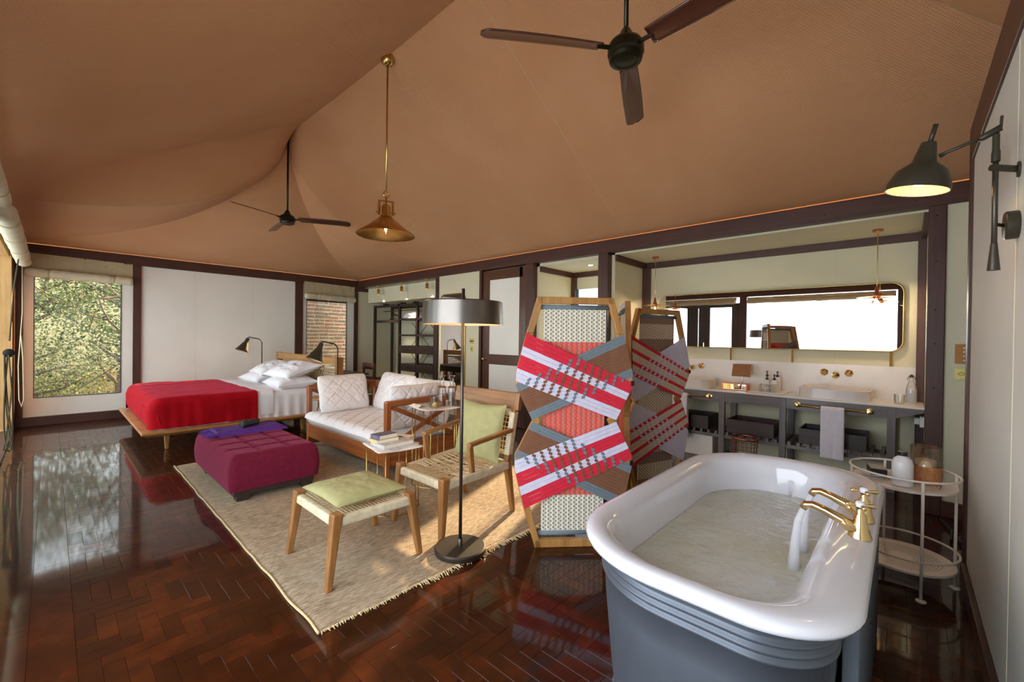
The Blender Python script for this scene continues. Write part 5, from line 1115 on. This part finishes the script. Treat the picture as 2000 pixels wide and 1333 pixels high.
def vpend(x, y, zb, lab, pw):
    t_ = thing('vanity_pendant', lab, 'pendant lamp', (x, y, zb), group='copper pendants over the vanity')
    obj('ceiling_rose', B().lathe([(.0005, 0), (.04, 0), (.042, -.006), (.042, -.02), (.0005, -.024)], (x, y, 2.42), n=24), 'copper', t_, smooth='auto'); obj('cord', B().tube([(x, y, 2.40), (x, y, zb+.13)], .004, 6), 'brass', t_)
    obj('socket', B().lathe([(.006, .15), (.014, .13), (.016, .10), (.024, .075), (.03, .04), (.028, .035)], (x, y, zb), n=20), 'copper', t_, smooth='auto'); obj('disc_shade', B().lathe([(.024, .062), (.15, .045), (.15, .041), (.024, .056)], (x, y, zb), n=36), 'aged_brass', t_, smooth='auto')
    obj('bulb', B().lathe([(.014, .05), (.022, .03), (.034, -.01), (.034, -.035), (.02, -.058), (.0005, -.066)], (x, y, zb), n=20), 'bulb_glass', t_, smooth=True); obj('filament', B().lathe([(.0005, .02), (.006, .015), (.008, -.025), (.0005, -.035)], (x, y, zb), n=10), 'filament', t_, smooth=True)
    lamp_light('vanity_bulb', (x, y, zb-.02), pw, (1.0, 0.86, 0.66), radius=.03, parent=t_)
vpend(5.28, .202, 1.74, 'copper pendant bulb in front of the vanity mirror, right end', 10); vpend(5.28, 2.375, 1.75, 'copper pendant bulb above the far basin by the folding screen', 5)
floor_case = thing('bag_strap', 'black strap and buckle lying on the floor behind the near partition', 'strap', (4.2, -.28, 0)); obj('webbing', B().tube([(4.62, -.22, .01), (4.45, -.25, .012), (4.2, -.29, .012), (3.9, -.33, .012)], .012, 6), 'black_leather', floor_case); obj('buckle', B().tube([(4.15, -.25, .02), (4.30, -.26, .03), (4.28, -.31, .03), (4.12, -.30, .02)], .008, 6, closed=True), 'black_metal', floor_case)

# ================================================================== WARDROBE AND WALL MIRROR
fa = struct('trim_wardrobe_bulkhead', B().box(4.93, 6.26, 2.105, 5.3, 9.05, 2.425), 'wall_board'); obj('panel_joint', B().box(4.928, 7.45, 2.105, 4.931, 7.456, 2.425), 'wenge_z', fa)
for k, y in enumerate((8.38, 7.49, 6.63)):
    s_ = thing('spot_light', ('small brass spotlight nearest the end wall above the wardrobe', 'middle small brass spotlight above the wardrobe', 'small brass spotlight above the wardrobe nearest the wall mirror')[k], 'spotlight', (4.80, y, 2.3), group='brass spotlights over the wardrobe')
    obj('base', B().lathe([(.045, 0), (.045, -.012), (.012, -.016)], (4.80, y, 2.44), n=20), 'aged_brass', s_, smooth='auto'); obj('stem', B().tube([(4.80, y, 2.43), (4.80, y, 2.36)], .007, 8), 'aged_brass', s_)
    obj('can', B().lathe([(.0005, .0), (.027, .0), (.029, -.005), (.029, -.11), (.025, -.11), (.025, -.06)], (4.80, y, 2.365), n=22), 'aged_brass', s_, smooth='auto'); obj('lens', B().lathe([(.0005, -.09), (.024, -.09)], (4.80, y, 2.365), n=18), 'downlight_glow', s_)
    l = bpy.data.lights.new('spot_beam', 'SPOT'); l.energy = 45; l.spot_size = R(52); l.spot_blend = .5; l.color = (1, .86, .6); l.shadow_soft_size = .02; o = bpy.data.objects.new('spot_beam', l); COL.objects.link(o); o.parent = s_; o.location = (0, 0, -.055); o.rotation_euler = (0, R(-22), 0)
wd = thing('open_wardrobe', 'dark open wardrobe frame with shelves, drawers and a hanging rail', 'wardrobe', (5.3, 7.7, 0))
WX0, WX1 = 5.08, 5.58
for x in (WX0, WX1-.05):
    for y in (9.05, 8.02, 7.36, 6.76): obj('post', B().box(x, y-.03, 0, x+.05, y+.03, 2.06), 'wenge_z', wd, bevel=.003)
obj('top_rail', B().box(WX0, 6.76, 2.0, WX0+.04, 9.05, 2.05), 'wenge_y', wd); obj('top_rail', B().box(WX1-.05, 6.76, 2.0, WX1-.01, 9.05, 2.05), 'wenge_y', wd); obj('cross_bar', B().box(WX0+.02, 8.05, 1.66, WX0+.06, 9.02, 1.71), 'wenge_y', wd)
for y in (8.9, 8.2, 7.7, 7.0): obj('hanger_block', B().box(5.24, y-.04, 2.05, 5.36, y+.04, 2.105), 'wenge_y', wd)
obj('hanging_rail', B().tube([(5.30, 6.8, 1.93), (5.30, 9.0, 1.93)], .012, 10), 'aged_brass', wd, smooth=True)
for z in (1.70, 1.36): obj('shelf', B().box(WX0, 6.79, z, WX1, 8.0, z+.04), 'wenge_y', wd, bevel=.003)
obj('shelf', B().box(WX0, 6.79, .36, WX1, 9.02, .40), 'wenge_y', wd)
for z, yy in ((1.0, (7.39, 8.0)), (1.0, (6.79, 7.33)), (.62, (7.39, 7.93)), (.62, (6.79, 7.33))):
    dr = obj('drawer', B().box(WX0-.005, yy[0], z, WX1-.06, yy[1], z+.16), 'wenge_y', wd, bevel=.004); b = B().box(WX0-.014, (yy[0]+yy[1])/2-.04, z+.075, WX0-.004, (yy[0]+yy[1])/2+.04, z+.09)
    b.v = [(x-5.3, y-7.7, z_) for x, y, z_ in b.v]; obj('pull', b, 'black_metal', dr, local=True)
for a, c in (((5.4, 8.0, 1.66), (5.4, 7.36, 1.16)), ((5.4, 7.38, 1.66), (5.4, 7.98, 1.16)), ((5.4, 8.0, .98), (5.4, 7.4, .42)), ((5.4, 7.38, .98), (5.4, 7.98, .42)), ((5.4, 7.36, 1.66), (5.4, 6.8, 1.16))): obj('cross_wire', B().tube([a, c], .006, 6), 'black_metal', wd)
hg = thing('coat_hanger', 'dark wooden coat hanger on the wardrobe rail', 'hanger', (5.30, 8.5, 1.93)); obj('shoulder_bar', B().tube([(5.30+.0, 8.5-.22, 1.74), (5.30, 8.5-.1, 1.82), (5.30, 8.5, 1.85), (5.30, 8.5+.1, 1.82), (5.30, 8.5+.22, 1.74)], [.014, .018, .02, .018, .014], 8), 'door_wood_y', hg, smooth=True); obj('bottom_bar', B().tube([(5.30, 8.3, 1.745), (5.30, 8.7, 1.745)], .007, 6), 'door_wood_y', hg); obj('hook', B().tube([(5.30, 8.5, 1.86), (5.30, 8.5, 1.90), (5.30, 8.515, 1.93), (5.30, 8.5, 1.947), (5.30, 8.485, 1.935)], .003, 6), 'chrome', hg)
fs_ = thing('folded_robe', 'folded white bathrobe on the top wardrobe shelf', 'bathrobe', (5.27, 7.65, 1.74)); obj('fold', B().grid(lambda u, v: (5.12+u*.34, 7.42+v*.5, 1.742+.13*min(1, min(u, 1-u, v, 1-v)/.12)**.5*(1+.15*ns(u*4, v*4, 1))), 24, 30), 'white_linen', fs_, smooth=True); obj('belt_knot', B().ball((5.115, 7.66, 1.82), .025), 'white_linen', fs_)
wm = thing('wall_mirror', 'tall rounded brass-rimmed mirror on the wall behind the floor lamp', 'mirror', (XR+.03, 5.79, 1.2)); o2 = rr2(5.46, 6.13, .28, 2.10, .12); n_ = len(o2)
obj('mirror_glass', B().add([(XR+.012, y, z) for y, z in o2]+[(XR+.026, y, z) for y, z in o2], [tuple(range(n_)), tuple(range(n_, 2*n_))[::-1]]+[(i, (i+1) % n_, (i+1) % n_+n_, i+n_) for i in range(n_)]), 'mirror', wm); obj('rim', B().tube([(XR+.016, y, z) for y, z in o2], .012, 6, closed=True), 'brass', wm, smooth=True)

# ================================================================== OUTSIDE
gr = struct('ground', B().grid(lambda u, v: (-9+u*34, 9.3+v*26, -.6+.25*max(0, v*26-1.2)), 30, 60), 'dry_grass'); 
struct('deck', B().box(-1.9, -1.7, -.3, XL-.3, 9.3, -.06), 'deck_outside')
# brick wall beyond the second end window
bw_ang = R(8); bd = Vector((math.cos(bw_ang), math.sin(bw_ang), 0)); bo = Vector((3.75, 9.95, 0)); bnrm = Vector((math.sin(bw_ang), -math.cos(bw_ang), 0))
wb = B(); q = [bo-bd*.6, bo+bd*3.4]; wb.hexa([q[0]+bnrm*0, q[1]+bnrm*0, q[1]-bnrm*.2, q[0]-bnrm*.2]+[v+Vector((0, 0, 3.0)) for v in (q[0], q[1], q[1]-bnrm*.2, q[0]-bnrm*.2)]); wb.v = [(x, y, z-.3) for x, y, z in [tuple(v) for v in wb.v]]
wallb = struct('wall_outside', wb, 'mortar')
for r in range(34):
    z = .18+r*.083; off = (r % 2)*.12+random.uniform(-.02, .02)
    x = -.35-off
    while x < 2.1:
        l = random.choice((.21, .22, .225, .2, .105)); 
        if x+l > -.3:
            p0 = bo+bd*x; p1 = bo+bd*(x+l); out = random.uniform(.004, .013); h = .054+random.uniform(-.005, .005); dz = random.uniform(-.004, .004)
            j = [random.uniform(-.005, .005) for _ in range(8)]
            b = B(); b.hexa([p0-bnrm*.05, p1-bnrm*.05, p1+bnrm*out, p0+bnrm*out]+[v+Vector((0, 0, h)) for v in (p0-bnrm*.05, p1-bnrm*.05, p1+bnrm*out, p0+bnrm*out)]); b.v = [(vx+j[k % 8]*.6, vy, vz+z+dz+j[(k+3) % 8]) for k, (vx, vy, vz) in enumerate(tuple(v) for v in b.v)]
            obj('brick', b, random.choice(('brick_dark', 'brick_grey', 'brick_grey', 'brick_dark', 'brick_red')), wallb)
        x += l+random.uniform(.018, .03)
# bush outside the first window
def tree(name, lab, base, h, spread, nleaf, mat, seed, nbr=9, leaf=.05, grp='trees outside the corner window', crown_lo=.15, lean=(0, 0)):
    rnd = random.Random(seed); t_ = thing(name, lab, 'tree', base, group=grp); B0 = Vector(base); ends = []
    def branch(p, d, l, r, depth):
        pts = [p]; n_ = 7
        for i in range(n_):
            d = (d+Vector((rnd.gauss(0, .16), rnd.gauss(0, .16), rnd.gauss(.02, .10)))).normalized(); pts.append(pts[-1]+d*l/n_)
        rr = [r*(1-.75*i/n_) for i in range(n_+1)]; nm = 'trunk' if depth == 0 else 'branch'
        obj(nm, B().tube(pts, rr, 6), 'bark', t_, smooth=True)
        for q in pts[2:]: ends.append((q, depth))
        if depth < 2:
            for k in range(nbr if depth == 0 else 3):
                q = pts[rnd.randint(2, n_)]; a = rnd.uniform(0, 6.28); e = rnd.uniform(-.1, .7)
                branch(q, Vector((math.cos(a)*math.cos(e), math.sin(a)*math.cos(e), math.sin(e))), l*rnd.uniform(.35, .6), r*.42, depth+1)
    branch(B0, Vector((lean[0], lean[1], 1)).normalized(), h*.85, .05+.012*h, 0)
    v = []; f = []; tone = []; cand = [e[0] for e in ends if e[1] > 0]
    for k in range(nleaf):
        if rnd.random() < .6: c = rnd.choice(cand)+Vector((rnd.gauss(0, .16), rnd.gauss(0, .16), rnd.gauss(0, .14)))
        else:
            a = rnd.uniform(0, 6.28); rr_ = spread*math.sqrt(rnd.random()); c = B0+Vector((rr_*math.cos(a)+lean[0]*h*.5, rr_*math.sin(a)+lean[1]*h*.5, h*(crown_lo+(1-crown_lo)*rnd.random())))
        s = leaf*rnd.uniform(.6, 1.3); d = Vector((rnd.gauss(0, 1), rnd.gauss(0, 1), rnd.gauss(0, .6))).normalized(); w_ = d.cross(Vector((rnd.gauss(0, 1), rnd.gauss(0, 1), rnd.gauss(0, 1)))).normalized()*s*.36
        o_ = len(v); v += [tuple(c), tuple(c+d*s*.5+w_), tuple(c+d*s), tuple(c+d*s*.5-w_)]; f.append((o_, o_+1, o_+2, o_+3)); tone.append(min(1, max(0, rnd.gauss(.5, .28))))
    bb = B(); bb.v = v; bb.f = f; o_ = obj('foliage', bb, mat, t_, kind='stuff'); at = o_.data.attributes.new('tone', 'FLOAT', 'FACE'); at.data.foreach_set('value', tone); return t_
tree('bush_tree', 'leaning dark-leaved tree right outside the corner window', (1.05, 10.9, -.55), 3.9, .7, 2600, 'leaf_dark', 3, 11, .06, lean=(-.25, .1), crown_lo=.25)
tree('bush_tree', 'pale green shrub low outside the corner window', (.1, 11.6, -.5), 2.2, 1.2, 9000, 'leaf_light', 5, 9, .038, crown_lo=.05)
tree('bush_tree', 'tall sunlit tree behind the shrubs outside the corner window', (-.7, 13.0, -.1), 3.6, 1.7, 15000, 'leaf_light', 8, 11, .045)
tree('bush_tree', 'broad green tree further up the slope outside', (1.3, 14.0, .2), 3.4, 1.9, 13000, 'leaf_dark', 9, 11, .05)
tree('bush_tree', 'spreading tree at the far left of the slope', (-2.6, 14.5, .4), 4.0, 2.2, 8000, 'leaf_light', 12, 9, .07)
tree('bush_tree', 'dense shrub at the foot of the slope beside the deck', (-.9, 10.9, -.55), 2.0, .9, 6000, 'leaf_light', 15, 7, .04, crown_lo=.03)
tag(obj('guy_rope', B().tube([(-.6, 10.6, -.4), (1.9, 10.0, 1.7)], .012, 6), 'rope_dark'), 'taut dark guy rope crossing the view of the bush', 'rope')
b = B(); rnd = random.Random(4); tone = []
for k in range(5000):
    x = rnd.uniform(-3, 3); y = rnd.uniform(10, 14); z = -.6+.25*max(0, y-10.5); h = rnd.uniform(.1, .35); d = rnd.gauss(0, .08); o_ = len(b.v); b.v += [(x, y, z), (x+.012, y, z), (x+d, y+rnd.gauss(0, .05), z+h)]; b.f.append((o_, o_+1, o_+2)); tone.append(rnd.random())
o = obj('dry_grass_blades', b, 'grass_blade', kind='stuff'); o['label'] = 'dry pale grass growing on the slope outside'; o['category'] = 'grass'; at = o.data.attributes.new('tone', 'FLOAT', 'FACE'); at.data.foreach_set('value', tone)
